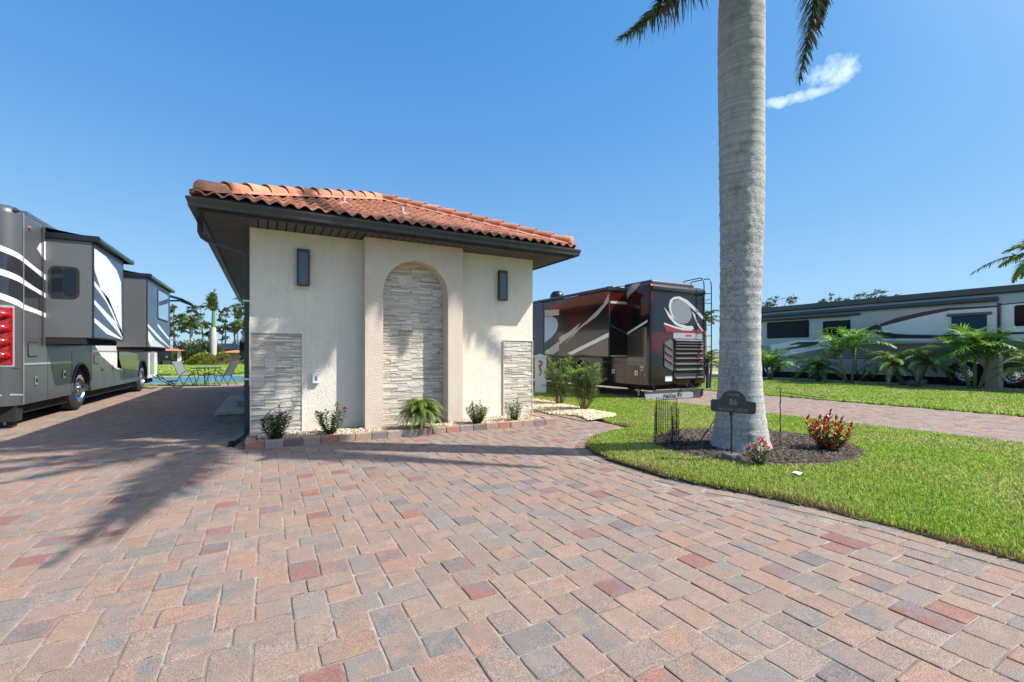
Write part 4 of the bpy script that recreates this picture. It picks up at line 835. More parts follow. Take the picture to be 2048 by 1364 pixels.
a = MB()
for (y0, z, xx) in ((21.05, .52, -3.35), (21.05, .28, -3.02)):
    a.box(xx - .28, xx, y0, y0 + .75, z - .025, z, ch=.005)
    for yy in (y0 + .06, y0 + .69): a.tube([(xx - .26, yy, z - .03), (xx - .04, yy, z - .28)], .014, 6)
a.tube([(-3.75, 21.1, .5), (-3.02, 21.1, .02), (-2.9, 21.1, .01)], .016, 6); a.tube([(-3.75, 21.74, .5), (-3.02, 21.74, .02), (-2.9, 21.74, .01)], .016, 6); a.tube([(-2.9, 21.1, .012), (-2.9, 21.74, .012)], .014, 6)
a.build('entry_steps', BLKM, rv)
for (y, z) in ((11.4, 3.60), (14.6, 3.64), (16.4, 3.64), (20.9, 3.64), (22.0, 3.64)):
    a = MB(); a.tube([(bx + .001, y, z), (bx + .025, y + .001, z)], .03, 10); a.build('marker_light', mat('amber_lens', (.45, .16, .02), .15, coat=.5), rv, smooth=True, angle=40)
for (y0, y1, z0, z1) in ((11.35, 11.75, 1.25, 1.52), (14.9, 15.3, 1.05, 1.3), (21.1, 21.75, .55, 2.55)):
    a = MB(); a.prism([(bx + .0045, y, z) for y, z in rrect(y0, y1, z0, z1, .04)], (.006, 0, 0)); a.prism([(bx + .0108, y, z) for y, z in rrect(y0 + .015, y1 - .015, z0 + .015, z1 - .015, .03)], (.003, 0, 0), mi=1)
    a.build('hatch_door' if z1 < 2 else 'entry_door', [BLKM, SIL if z1 < 2 else LGY], rv)
a = MB(); a.tube([(bx + .03, 11.9, 1.46), (bx + .03, 11.9, 3.75)], .012, 6); a.build('slide_seal', BLKM, rv)
a = MB(); a.box(bx - 2.2, bx - .42, 10.90, 10.926, .60, 1.0, ch=.01); a.build('rear_bumper_panel', SIL, rv)
# ---- 2: black and maroon motorhome beyond the lawn
MRN = mat('black_cherry_paint', (.060, .007, .006), .12, 0, coat=.35, c2=(.008, .006, .007), scale=.9, c2pos=(.38, .54), detail=1, spec=.35)
BEI = mat('beige_decal', (.42, .38, .33), .25, coat=.6); GRD = mat('grey_decal', (.36, .37, .40), .2, .4, coat=.8); TAU = mat('taupe_paint', (.075, .058, .050), .2, .1, coat=.4)
rv2 = thing('motorhome', 'black and maroon motorhome seen from its rear with roof ladder and mud flap', 'motorhome', (11.6, 15.5, 0), world=True)
X0, X1, YR = 10.35, 12.93, 10.12
b_ = MB().bm(rv_body(X0, X1, YR, 21.5, .33, 3.50, [13.5, 19.0], .10, 'lo', .12, seg=6))
poly_x(b_, [(y, z) for y, z in GP['r2_g6'] if y > 10.2] , X0 - .001, 1, side=-1)
poly_x(b_, [(max(y, 10.225), z) for y, z in GP['r2_g7']], X0 - .001, 2, side=-1)
poly_x(b_, [(10.25, .95), (11.1, .95), (11.1, 1.90), (10.5, 2.12), (10.25, 2.15)], X0 - .001, 3, side=-1)
b_.box(X0 - .006, X0 + .001, 10.25, 13.0, 1.02, 1.045, mi=4)
for y in (10.42, 11.25, 12.1, 12.9): b_.box(X0 - .003, X0 + .001, y, y + .012, .36, 1.0, mi=4)
# raised rear cap frame
b_.box(X0 + .08, X1 - .08, YR - .055, YR + .02, 3.26, 3.42, mi=4, ch=.03)
body2 = b_.build('body', [MRN, BEI, WHT, TAU, BLK_], rv2, smooth=True, angle=25)
a = MB(); yy = YR - .001
def grow(P, k=1):
    cx = sum(p[0] for p in P) / len(P); cz = sum(p[1] for p in P) / len(P); return [(cx + (x - cx) * k, cz + (z - cz) * k) for x, z in P]
a.prism([(x, yy, z) for x, z in [(10.50, 2.0), (12.85, 2.0), (12.85, 3.22), (10.50, 3.22)]], (0, -.004, 0), mi=4)
poly_y(a, GP['r2_red'], yy - .005, 3, .003); poly_y(a, GP['r2_oval'], yy - .006, 0, .004)
for k_ in ('r2_cres', 'r2_sw1', 'r2_sw2', 'r2_sw3'): poly_y(a, [(max(10.47, min(12.84, x)), z) for x, z in GP[k_]], yy - .0085, 1, .004)
a.build('rear_graphics', [mat('dull_grey_decal', (.20, .21, .235), .2, .2), mat('pearl_decal', (.42, .42, .43), .25), BEI, mat('maroon_decal', (.22, .015, .02), .2), mat('dark_blue_panel', (.014, .016, .024), .12, spec=.35)], rv2)
a = MB(); a.prism([(x, yy, z) for x, z in [(11.36, 1.80), (12.72, 1.80), (12.72, 1.98), (11.36, 1.98)]], (0, -.01, 0)); a.build('rear_badge_panel', GRD, rv2)
a = MB(); a.box(11.92, 12.20, yy - .016, yy - .011, 1.87, 1.93); a.build('badge', mat('red_badge', (.5, .02, .03), .3), rv2)
gr = MB(); gr.box(11.36, 12.76, yy - .03, yy, .45, 1.79, ch=.02); gro = gr.build('grille', BLKM, rv2)
a = MB(); SLT = mat('satin_slat', (.045, .047, .05), .3, .3, coat=.5)
for z in (.52, .78, .96, 1.14, 1.30, 1.44, 1.55, 1.64, 1.72): a.add([(11.42, yy - .032, z + .05), (12.70, yy - .032, z + .05), (12.70, yy - .085, z), (11.42, yy - .085, z), (11.42, yy - .032, z - .01), (12.70, yy - .032, z - .01)], [(0, 1, 2, 3), (3, 2, 5, 4), (0, 3, 4), (1, 5, 2)])
a.build('slats', SLT, gro).location = (0, 0, 0)
for mir in (0, 1):
    P = GP['r2_tail']; P = [(23.50 + .22 - x, z) for x, z in P] if mir else P
    if mir: P = [(x - 0, z) for x, z in P]; P = [(x + .0, z) for x, z in P]
    P = [(min(x, 12.9), z) for x, z in P]
    a = MB(); poly_y(a, P, yy, 0, .03); t = a.build('tail_lamp', mat('lamp_chrome', (.16, .20, .22), .3, .8), rv2)
    xs = [p[0] for p in P]; xm0, xm1 = min(xs) + .04, max(xs) - .03
    for z in (1.58, 1.36, 1.14):
        l_ = MB(); p0, p1 = ((xm0, z), (xm1, z - .15)) if not mir else ((xm0, z - .15), (xm1, z)); l_.tube([(p0[0], yy - .04, p0[1]), (p1[0], yy - .04, p1[1])], .032, 8); l_.build('lens', RL, t).location = (0, 0, 0)
a = MB(); a.prism([(x, yy, z) for x, z in [(11.0, .44), (11.30, .44), (11.30, .60), (11.0, .60)]], (0, -.012, 0)); pl = a.build('licence_plate', mat('plate_white', (.62, .66, .70), .4), rv2)
a = MB(); a.prism([(x, yy - .0125, z) for x, z in [(11.01, .565), (11.29, .565), (11.29, .59), (11.01, .59)]], (0, -.001, 0)); a.build('plate_band', mat('plate_blue', (.08, .16, .35), .4), pl).location = (0, 0, 0)
a = MB(); lx = 12.62
for x in (lx, lx + .36): a.tube([(x, YR + .75, 3.52), (x, YR + .72, 3.74), (x, YR + .60, 3.80), (x, YR - .02, 3.82), (x, YR - .13, 3.76), (x, YR - .16, 3.55), (x, YR - .16, .75)], .017, 8)
for z in (3.3, 2.98, 2.62, 2.26, 1.9, 1.54, 1.18, .86): a.tube([(lx, YR - .16, z), (lx + .36, YR - .16, z)], .014, 6)
for z in (3.1, 1.0): a.tube([(lx, YR - .16, z), (lx, YR, z)], .012, 6); a.tube([(lx + .28, YR - .16, z), (lx + .28, YR, z)], .012, 6)
a.build('ladder', BLK_, rv2, smooth=True)
a = MB(); a.box(X0 + .15, X1 - .15, YR + .1, 21.2, .24, .42); a.box(X0 + .5, X0 + .8, YR + .5, YR + 1.2, .12, .3); a.tube([(X0 + .55, YR + 1.0, .02), (X0 + .55, YR + 1.0, .3)], .04, 8); a.tube([(11.6, YR + .2, .30), (11.6, YR - .35, .32)], .04, 8); a.tube([(11.9, YR - .05, .40), (12.0, YR - .25, .22), (12.3, YR - .3, .25), (12.6, YR - .1, .42)], .015, 6); a.tube([(11.2, YR + .1, .35), (11.22, YR - .02, .18), (11.3, YR + .1, .33)], .013, 6)
a.build('underframe', UND, rv2)
a = MB(); a.tube([(12.68, YR - .26, .95), (12.60, YR - .30, .18)], .05, 8); a.tube([(12.86, YR - .26, .98), (12.72, YR - .30, .20)], .035, 8); a.build('hitch_cover', mat('dark_blue_cloth', (.03, .035, .07), .8, var=.4, scale=8), rv2)
slide2 = slide(rv2, 9.60, X0 + .1, 11.12, 15.0, 1.20, 3.34, -1, [MRN, BLKM, BEI, WHT, GRD, TAU], [('r2_g1', 2), ('r2_g2', 2), ('r2_g3', 3), ('r2_g4', 2), ('r2_el', 4), ('r2_g5', 2)], topper=(11.1, 15.2), edge=.02)
a = MB(); poly_x(a, [(11.16, 1.24), (12.9, 1.24), (12.6, 1.36), (11.16, 1.83)], 9.597, 0, side=-1); a.build('lower_panel', TAU, slide2).location = (0, 0, 0)
for z, z2 in ((2.92, 3.0), (1.22, 1.26)): a = MB(); a.box(9.65, 10.34, 11.112, 11.1195, z, z2); a.build('end_trim', BEI, slide2).location = (0, 0, 0)
for ya, yb2 in ((12.2, 14.2), (16.5, 17.6)): a = MB(); a.box(X0 + .3, X1 - .3, ya, yb2, 3.5, 3.71, ch=.06); a.build('roof_air_unit', mat('roof_unit_grey', (.05, .05, .055), .4), rv2)
a = MB(); a.lathe((X0 + .3, 15.6, 3.5), (0, 0, 1), [(0, .18), (.03, .28), (.06, .28), (.16, .30), (.30, .27), (.40, .18), (.44, .0)], 24); a.build('satellite_dome', BLK_, rv2, smooth=True, angle=50)
a = MB(); a.box(X0 + .3, X1 - .3, 10.35, 11.6, 3.5, 3.66, ch=.05); a.build('roof_pod', mat('roof_unit_grey'), rv2)
LT = mat('latch_grey', (.6, .6, .6), .3, .6)
for (y, z) in ((10.62, .62), (11.7, .64), (12.5, .62)):
    a = MB(); a.box(X0 - .02, X0 - .0035, y, y + .13, z, z + .15, ch=.005); a.box(X0 - .026, X0 - .0205, y + .03, y + .08, z + .03, z + .12, mi=1); a.build('bay_latch', [LT, BLKM], rv2)
def side_text(mb, s, size, x, y, z, mi=0):   # reads from the -X side
    M = Matrix.Translation((x, y, z)) @ Matrix.Rotation(R(-90), 4, 'Z') @ Matrix.Rotation(R(90), 4, 'X'); text_mb(mb, s, size, M, mi, bold=.002)
a = MB(); side_text(a, '360', .12, X0 - .005, 10.46, .95 - .06); side_text(a, 'XP', .09, X0 - .005, 10.46, .79); a.build('lettering', WHT, rv2)
a = MB(); a.prism([(X0 - .001, y, z) for y, z in rrect(10.26, 10.34, .58, .72, .035)], (-.012, 0, 0)); a.build('side_marker', RL, rv2)
# motorhome meshes scaled down about the camera, so smaller and nearer
def scale_about_cam(o):
    for ch in [x for x in col.objects if x.parent == o]:
        if ch.type == 'MESH':
            for v in ch.data.vertices: v.co = (9.51 + (v.co.x - 10.35) * .919, 9.3 + (v.co.y - 10.12) * .919, v.co.z * .919 + .105)
        scale_about_cam(ch)
scale_about_cam(rv2)
a = MB(); a.box(9.75, 11.8, 9.5, 19, .26, .52); a.build('chassis', UND, rv2)
for y in (12.41, 17.5):
    wheel(rv2, 9.55, y, side=-1); wheel(rv2, 11.95, y, side=1)
a = MB(); a.cyl((9.85, 10.1, .0), (9.85, 10.1, .45), .035, 10); a.lathe((9.85, 10.1, .0), (0, 0, 1), [(0, .13), (.02, .13), (.04, .05)], 12); a.build('levelling_jack', CHR, rv2)
M_ = Matrix.Translation((10.32, 9.13, .115)) @ Matrix.Rotation(R(90), 4, 'X')
fl = MB(); pl_ = lambda mb, x0, x1, y0, y1, t, mi=0: mb.prism([M_ @ Vector(p) for p in ((x0, y0, 0), (x1, y0, 0), (x1 - .0, y1, 0), (x0, y1, 0))], M_.to_3x3() @ Vector((0, 0, t)), None, mi)
fl.prism([M_ @ Vector(p) for p in ((-1.2, -.02, 0), (-1.14, -.10, 0), (1.14, -.10, 0), (1.2, -.02, 0), (1.2, .14, 0), (.9, .16, 0), (-.85, .17, 0), (-.95, .13, 0), (-1.2, .13, 0))], M_.to_3x3() @ Vector((0, 0, .01)))
fo = fl.build('mud_flap', mat('rubber_flap'), rv2)
f2 = MB(); f2.prism([M_ @ Vector(p) for p in ((-1.15, -.095, .0115), (.75, -.095, .0115), (.75, .075, .0115), (-1.19, .075, .0115))], M_.to_3x3() @ Vector((0, 0, .003))); f2.build('name_plate', mat('plate_steel', (.34, .37, .38), .35, .4, var=.15, scale=8), fo).location = (0, 0, 0)
f3 = MB(); text_mb(f3, 'NeXus RV', .175, M_ @ Matrix.Translation((-.10, -.01, .0155)), bold=.006); f3.build('lettering', BLKM, fo).location = (0, 0, 0)
a = MB()
for x in (9.6, 10.6, 11.2): a.tube([(x, 9.15, .24), (x, 9.3, .42)], .012, 6)
a.build('flap_bracket', UND, rv2)
# ---- 3: long silver and white motorhome on the right
SGR = mat('coach_silver', (.42, .405, .385), .3, .2, coat=.4, var=.05, scale=.5); CRM = mat('coach_white', (.76, .76, .74), .28, .1, coat=.6); NVY = mat('coach_navy', (.018, .022, .035), .2, 0, coat=.2); TPE = mat('coach_taupe', (.24, .21, .185), .3, .3, coat=.6)
CGY = mat('awning_grey', (.085, .088, .095), .35, .3); SKT = mat('skirt_grey', (.42, .41, .39), .4, .2, coat=.3)
rv3 = thing('motorhome', 'long silver and white motorhome parked beyond the palms on the right', 'motorhome', (25.6, 10.4, 0), world=True)
X0, X1 = 24.3, 26.85
b_ = MB().bm(rv_body(X0, X1, 3.5, 17.4, .36, 3.62, [5.77, 7.05, 14.95], .2, 'lo', .12))
poly_x(b_, [(3.8, 1.15), (17.1, 1.15), (17.1, 1.75), (3.8, 1.75)], X0 - .001, 3, side=-1)
poly_x(b_, [(3.8, .38), (4.9, .38), (4.9, 1.10), (3.8, 1.10)], X0 - .001, 4, side=-1); poly_x(b_, [(7.75, .38), (14.25, .38), (14.25, 1.08), (7.75, 1.08)], X0 - .001, 4, side=-1)
for y in (8.6, 9.7, 10.8, 12.0, 13.2): b_.box(X0 - .009, X0 - .0045, y, y + .02, .38, 1.06, mi=2)
b_.box(X0 - .02, X0, 7.8, 14.2, 1.085, 1.12, mi=2)
poly_x(b_, [(3.75, 2.12), (6.08, 2.12), (6.08, 3.14), (3.75, 3.20)], X0 - .002, 1, side=-1)
poly_x(b_, [(3.75, 2.02), (6.08, 2.04), (6.08, 2.11), (3.75, 2.09)], X0 - .002, 2, side=-1); poly_x(b_, [(3.75, 3.21), (6.08, 3.145), (6.08, 3.18), (3.75, 3.26)], X0 - .002, 2, side=-1)
poly_x(b_, [(3.75, 1.82), (6.08, 1.82), (6.08, 2.015), (3.75, 2.0)], X0 - .002, 1, side=-1)
poly_x(b_, GP['r3_w2'][3:12] + GP['r3_w2'][12:14] , X0 - .002, 1, side=-1)
poly_x(b_, [(14.9, 1.80), (13.5, 2.02), (12.5, 2.0), (11.9, 1.9), (12.4, 1.55), (14.0, 1.28), (14.9, 1.2)], X0 - .0025, 1, side=-1)
poly_x(b_, GP['r3_eye'], X0 - .0055, 2, side=-1)
poly_x(b_, [(14.25, 1.60), (13.9, 1.76), (13.3, 1.80), (13.5, 1.70)], X0 - .008, 1, side=-1)
b_.build('body', [SGR, CRM, NVY, TPE, SKT], rv3, smooth=True, angle=25)
# slide on the right-hand part
s3 = MB(); s3.box(X0 - .10, X0 + .05, 6.14, 11.0, 1.75, 3.2, mi=0)
for k_, mi, o_ in (('r3_white', 1, .101), ('r3_low', 2, .105), ('r3_arc', 2, .105), ('r3_w3', 1, .103)): poly_x(s3, [(min(max(y, 6.15), 10.95), z) for y, z in GP[k_]], X0 - o_, mi, side=-1)
s3.box(X0 - .13, X0, 6.06, 6.14, 1.2, 3.22, mi=2)
s3o = s3.build('slide_out', [SGR, CRM, NVY], rv3)
a = MB(); a.box(X0 - .09, X0 + .3, 3.55, 17.2, 3.625, 3.86); a.box(X0 - .095, X0 - .08, 9.9, 9.93, 3.6, 3.87, mi=1); a.build('roof_rail', [CGY, BLKM], rv3)
a = MB(); a.box(X0 - .16, X0 - .002, 6.12, 17.0, 3.30, 3.48, ch=.03); a.tube([(X0 - .17, 6.14, 3.36), (X0 - .17, 16.9, 3.36)], .055, 10); a.build('patio_awning', [CGY], rv3)
a = MB(); a.box(X0 - .20, X0 - .002, 10.6, 16.8, 3.10, 3.22, ch=.03); a.tube([(X0 - .20, 10.6, 3.16), (X0 - .20, 16.8, 3.16)], .05, 10); a.build('awning_roller', CGY, rv3)
for (y0, y1, z0, z1, xo, cs) in ((12.9, 15.1, 2.15, 3.04, .003, 1), (10.95, 12.25, 2.1, 2.92, .003, 0), (4.2, 5.72, 2.32, 3.1, .006, 0)):
    a = MB(); a.prism([(X0 - xo, y, z) for y, z in rrect(y0, y1, z0, z1, .07)], (-.012, 0, 0)); wn = a.build('window', BLKM, rv3)
    a = MB(); n_ = 2 if cs else 1
    for q in range(n_): yy0 = y0 + .03 + q * (y1 - y0) / n_; a.prism([(X0 - xo - .0125, y, z) for y, z in rrect(yy0, y0 + (q + 1) * (y1 - y0) / n_ - .03, z0 + .03, z1 - .03, .05)], (-.003, 0, 0))
    a.build('pane', mat('coach_glass', (.012, .016, .022), .08, spec=.12), wn).location = (0, 0, 0)
a = MB(); a.prism([(X0 - .11, y, z) for y, z in rrect(6.42, 7.43, 2.0, 2.84, .04)], (-.012, 0, 0)); wn = a.build('window', BLKM, s3o); wn.location = (0, 0, 0)
a = MB(); a.box(X0 - .155, X0 - .123, 6.44, 7.41, 2.02, 2.80); a.build('sunscreen', mat('navy_screen', (.02, .045, .08), .7), wn).location = (0, 0, 0)
a = MB(); a.box(X0 - .21, X0 - .11, 6.28, 7.56, 2.80, 2.91, ch=.02); a.build('window_awning', mat('awning_bronze', (.12, .11, .105), .4, .3), s3o).location = (0, 0, 0)
for y in (5.77, 7.05, 14.95): wheel(rv3, X0 + .02, y, side=-1); wheel(rv3, X1 - .02, y, side=1)
a = MB(); a.box(X0 + .1, X1 - .1, 3.8, 17.1, .07, .40); a.build('underframe', UND, rv3)  # black block carried down low to darken the gap under the coach
a = MB()
for z, l in ((4.42, .55), (4.44, .4)): a.tube([(25.6 - l * .3, 15.0 - l, z), (25.6 + l * .3, 15.0 + l, z)], .012, 5)
a.tube([(25.6, 15.0, 3.6), (25.6, 15.0, 4.43)], .018, 6); a.build('antenna', mat('aerial_grey', (.6, .6, .6), .4), rv3)
# ------------------------------------------------------------------ the tall palm by the drive
BARK = mat('palm_bark', (.375, .37, .36), .95, var=.12, scale=5, stretch=(1.3, 1.3, .7), bump=.6, bscale=70, c2=(.25, .245, .235), c2pos=(.52, .75))
def bark_rings(m, ringscale=9.0):
    t = m.node_tree; L = t.links; b = t.nodes['Principled BSDF']; src = b.inputs['Base Color'].links[0].from_socket
    tcn = t.nodes.new('ShaderNodeTexCoord'); sp = t.nodes.new('ShaderNodeSeparateXYZ'); L.new(tcn.outputs['Object'], sp.inputs[0])
    n = t.nodes.new('ShaderNodeTexNoise'); n.inputs['Scale'].default_value = 1.1; n.inputs['Detail'].default_value = 5; L.new(tcn.outputs['Object'], n.inputs['Vector'])
    ad = t.nodes.new('ShaderNodeMath'); ad.operation = 'MULTIPLY_ADD'; ad.inputs[1].default_value = .16; L.new(n.outputs['Fac'], ad.inputs[0]); L.new(sp.outputs['Z'], ad.inputs[2])
    cm = t.nodes.new('ShaderNodeCombineXYZ'); L.new(ad.outputs[0], cm.inputs['Z'])
    n2 = t.nodes.new('ShaderNodeTexNoise'); n2.inputs['Scale'].default_value = ringscale; n2.inputs['Detail'].default_value = 7; n2.inputs['Roughness'].default_value = .75; L.new(cm.outputs[0], n2.inputs['Vector'])
    r = t.nodes.new('ShaderNodeMapRange'); r.inputs[1].default_value = .34; r.inputs[2].default_value = .62; r.inputs[3].default_value = .58; r.inputs[4].default_value = 1.18; L.new(n2.outputs['Fac'], r.inputs[0])
    s = t.nodes.new('ShaderNodeVectorMath'); s.operation = 'SCALE'; L.new(src, s.inputs[0]); L.new(r.outputs[0], s.inputs['Scale'])
    # pits and scabs on the lower half, sharp specks
    n3 = t.nodes.new('ShaderNodeTexNoise'); n3.inputs['Scale'].default_value = 34; n3.inputs['Detail'].default_value = 6; n3.inputs['Roughness'].default_value = .8; L.new(tcn.outputs['Object'], n3.inputs['Vector'])
    r3 = t.nodes.new('ShaderNodeMapRange'); r3.inputs[1].default_value = .56; r3.inputs[2].default_value = .61; L.new(n3.outputs['Fac'], r3.inputs[0])
    zr = t.nodes.new('ShaderNodeMapRange'); zr.inputs[1].default_value = 1.7; zr.inputs[2].default_value = 2.1; L.new(sp.outputs['Z'], zr.inputs[0])
    zr2 = t.nodes.new('ShaderNodeMapRange'); zr2.inputs[1].default_value = 3.7; zr2.inputs[2].default_value = 2.5; L.new(sp.outputs['Z'], zr2.inputs[0])
    mu = t.nodes.new('ShaderNodeMath'); mu.operation = 'MULTIPLY'; L.new(zr.outputs[0], mu.inputs[0]); L.new(zr2.outputs[0], mu.inputs[1]); mu2 = t.nodes.new('ShaderNodeMath'); mu2.operation = 'MULTIPLY'; L.new(mu.outputs[0], mu2.inputs[0]); L.new(r3.outputs[0], mu2.inputs[1])
    x = t.nodes.new('ShaderNodeMix'); x.data_type = 'RGBA'; L.new(mu2.outputs[0], x.inputs['Factor']); L.new(s.outputs[0], x.inputs['A']); x.inputs['B'].default_value = (.05, .045, .04, 1)
    # pale lichen blotches
    n4 = t.nodes.new('ShaderNodeTexNoise'); n4.inputs['Scale'].default_value = 24; n4.inputs['Detail'].default_value = 6; n4.inputs['Roughness'].default_value = .75; L.new(tcn.outputs['Object'], n4.inputs['Vector'])
    r4 = t.nodes.new('ShaderNodeMapRange'); r4.inputs[1].default_value = .50; r4.inputs[2].default_value = .60; r4.inputs[4].default_value = .75; L.new(n4.outputs['Fac'], r4.inputs[0])
    zl = t.nodes.new('ShaderNodeMapRange'); zl.inputs[1].default_value = 4.2; zl.inputs[2].default_value = 1.6; zl.inputs[3].default_value = .12; L.new(sp.outputs['Z'], zl.inputs[0]); m4 = t.nodes.new('ShaderNodeMath'); m4.operation = 'MULTIPLY'; L.new(r4.outputs[0], m4.inputs[0]); L.new(zl.outputs[0], m4.inputs[1])
    n6 = t.nodes.new('ShaderNodeTexNoise'); n6.inputs['Scale'].default_value = 30; n6.inputs['Detail'].default_value = 6; n6.inputs['Roughness'].default_value = .8; mp6 = t.nodes.new('ShaderNodeMapping'); mp6.inputs['Scale'].default_value = (1.3, 1.3, .45); mp6.inputs['Location'].default_value = (3, 1, 7); L.new(tcn.outputs['Object'], mp6.inputs[0]); L.new(mp6.outputs[0], n6.inputs['Vector']); r6 = t.nodes.new('ShaderNodeMapRange'); r6.inputs[1].default_value = .54; r6.inputs[2].default_value = .64; r6.inputs[4].default_value = .8; L.new(n6.outputs['Fac'], r6.inputs[0]); m6 = t.nodes.new('ShaderNodeMath'); m6.operation = 'MULTIPLY'; L.new(r6.outputs[0], m6.inputs[0]); L.new(zl.outputs[0], m6.inputs[1]); x6 = t.nodes.new('ShaderNodeMix'); x6.data_type = 'RGBA'; L.new(m6.outputs[0], x6.inputs['Factor']); L.new(x.outputs['Result'], x6.inputs['A']); x6.inputs['B'].default_value = (.15, .14, .13, 1); x = x6
    y = t.nodes.new('ShaderNodeMix'); y.data_type = 'RGBA'; L.new(m4.outputs[0], y.inputs['Factor']); L.new(x.outputs['Result'], y.inputs['A']); y.inputs['B'].default_value = (.52, .51, .48, 1)
    L.new(y.outputs['Result'], b.inputs['Base Color'])
    bp = t.nodes.new('ShaderNodeBump'); bp.inputs['Strength'].default_value = .7; bp.inputs['Distance'].default_value = .02; L.new(n2.outputs['Fac'], bp.inputs['Height']); old = b.inputs['Normal'].links[0].from_socket; L.new(old, bp.inputs['Normal']); L.new(bp.outputs[0], b.inputs['Normal'])
bark_rings(BARK, 17)
CSH = mat('crownshaft_green', (.10, .16, .05), .4, var=.1)
LF = mat('palm_leaf', attr='Col', rough=.42, transl=.28, spec=.5)
palm = thing('royal_palm', 'tall royal palm with thick grey ringed trunk in the mulch ring beside the driveway', 'palm tree', (5.31, 3.65, 0))
prof = [(-.1, .43), (.06, .415), (.14, .385), (.22, .365), (.4, .345), (.6, .318), (.9, .292), (1.3, .272), (1.8, .268), (2.3, .272), (2.7, .280), (3.2, .292), (3.7, .298), (4.3, .301), (4.9, .305), (5.4, .307), (5.75, .303), (6.1, .288), (6.6, .262), (7.1, .24), (7.4, .23)]
zz = np.array([p[0] for p in prof]); rrr = np.array([p[1] for p in prof])
tb = MB(); n = 64; levels = list(np.arange(-.1, 7.3, .028)); bend = lambda z: .03 * max(0, z) / 6
for i, z in enumerate(levels):
    r0 = float(np.interp(z, zz, rrr)) * .885; k = .0022 * math.sin(z * 41 + 2 * math.sin(z * 3)) + .0015 * math.sin(z * 97)
    for j in range(n):
        a = 2 * math.pi * j / n; rr = r0 + k + .006 * math.sin(3 * a + z * 1.3) + .004 * math.sin(5 * a - z * 2)
        if z < .35: rr += .02 * (1 - z / .35) * abs(math.sin(6 * a + 1)) + random.uniform(0, .006)
        if 1.9 < z < 3.8: rr += random.uniform(-.0045, .0045) * (1 if random.random() < .8 else 2)
        tb.v.append((bend(z) + rr * math.cos(a), rr * math.sin(a), z))
for i in range(len(levels) - 1):
    for j in range(n): tb.f.append((i * n + j, i * n + (j + 1) % n, (i + 1) * n + (j + 1) % n, (i + 1) * n + j)); tb.c.append(None); tb.m.append(0)
tb.build('trunk', BARK, palm, smooth=True)
a = MB(); a.lathe((.036, 0, 7.25), (0, 0, 1), [(0, .215), (.3, .20), (.9, .16), (1.5, .10)], 24); a.build('crownshaft', CSH, palm, smooth=True)
GR1 = [(.07, .13, .022), (.09, .16, .03), (.05, .10, .018), (.13, .17, .05)]; BR1 = [(.20, .16, .10), (.14, .115, .075), (.26, .22, .16), (.08, .09, .035)]
O = Vector((5.31, 3.65, 0))
def pf(P0, P1, P2, **k):
    mb = MB(); L_ = lambda p: tuple(Vector(p) - O); frond(mb, L_(P0), L_(P1), L_(P2), **k); mb.build('frond', LF, palm)
# lower hanging fronds whose tips reach into the frame
BRG = BR1 + GR1
pf((5.30, 3.6, 7.6), (4.75, 3.62, 5.75), (3.44, 3.82, 4.80), n=230, L=.62, wd=.026, cols=BR1 * 2 + GR1[:2], rr=.028, start=.1, droop=.75, plume=1.5, ang=60)
pf((5.35, 3.4, 7.8), (5.70, 2.5, 7.2), (5.19, 2.86, 4.35), n=420, L=.62, wd=.024, cols=BR1 + BRG, rr=.028, start=.1, droop=.6, plume=1.6, ang=66)
pf((5.38, 3.4, 7.8), (5.85, 2.6, 7.2), (5.42, 2.78, 4.95), n=260, L=.5, wd=.026, cols=BR1 + GR1, rr=.02, start=.1, droop=.8, plume=1.6, ang=60)
pf((5.28, 3.6, 7.6), (4.7, 3.7, 6.1), (3.72, 3.95, 5.05), n=200, L=.5, wd=.026, cols=BR1 + GR1, rr=.02, start=.1, droop=.8, plume=1.5, ang=55)
# the crown above the frame (its shade falls on the pavers and the front wall)
for P1, P2 in (((5.43, 1.45, 8.6), (3.39, .58, 6.2)), ((5.2, 1.55, 8.5), (3.55, .85, 6.3)), ((5.65, 1.6, 8.7), (3.75, .75, 6.4)), ((6.0, 1.64, 9.0), (4.0, 1.0, 6.7)), ((4.77, 2.53, 9.2), (2.05, 3.27, 7.0)), ((4.72, 2.73, 9.4), (2.0, 3.97, 7.2)), ((5.02, 2.24, 9.0), (2.6, 2.88, 6.8)),
               ((3.9, 3.6, 9.8), (1.9, 4.5, 7.6)), ((5.6, 4.9, 8.7), (5.15, 4.45, 6.9)), ((5.3, 5.1, 8.8), (5.3, 4.6, 7.2)), ((5.9, 5.1, 9.3), (5.7, 4.9, 7.5)), ((6.4, 4.9, 9.4), (6.7, 4.6, 7.6)), ((7.0, 4.6, 9.8), (9.4, 4.1, 8.5)),
               ((6.7, 2.2, 9.5), (8.1, .6, 7.3)), ((5.1, 3.6, 10.6), (4.6, 3.5, 12.2)), ((4.2, 4.0, 10.4), (2.2, 4.4, 9.3)), ((6.3, 3.2, 10.5), (7.9, 2.2, 9.4)), ((5.0, 5.0, 10.3), (4.3, 6.8, 9.2))):
    pf((5.33, 3.65, 8.3), P1, P2, n=95, L=.62, wd=.050, cols=GR1, rr=.03, start=.12, droop=.35, plume=1.0, ang=55)
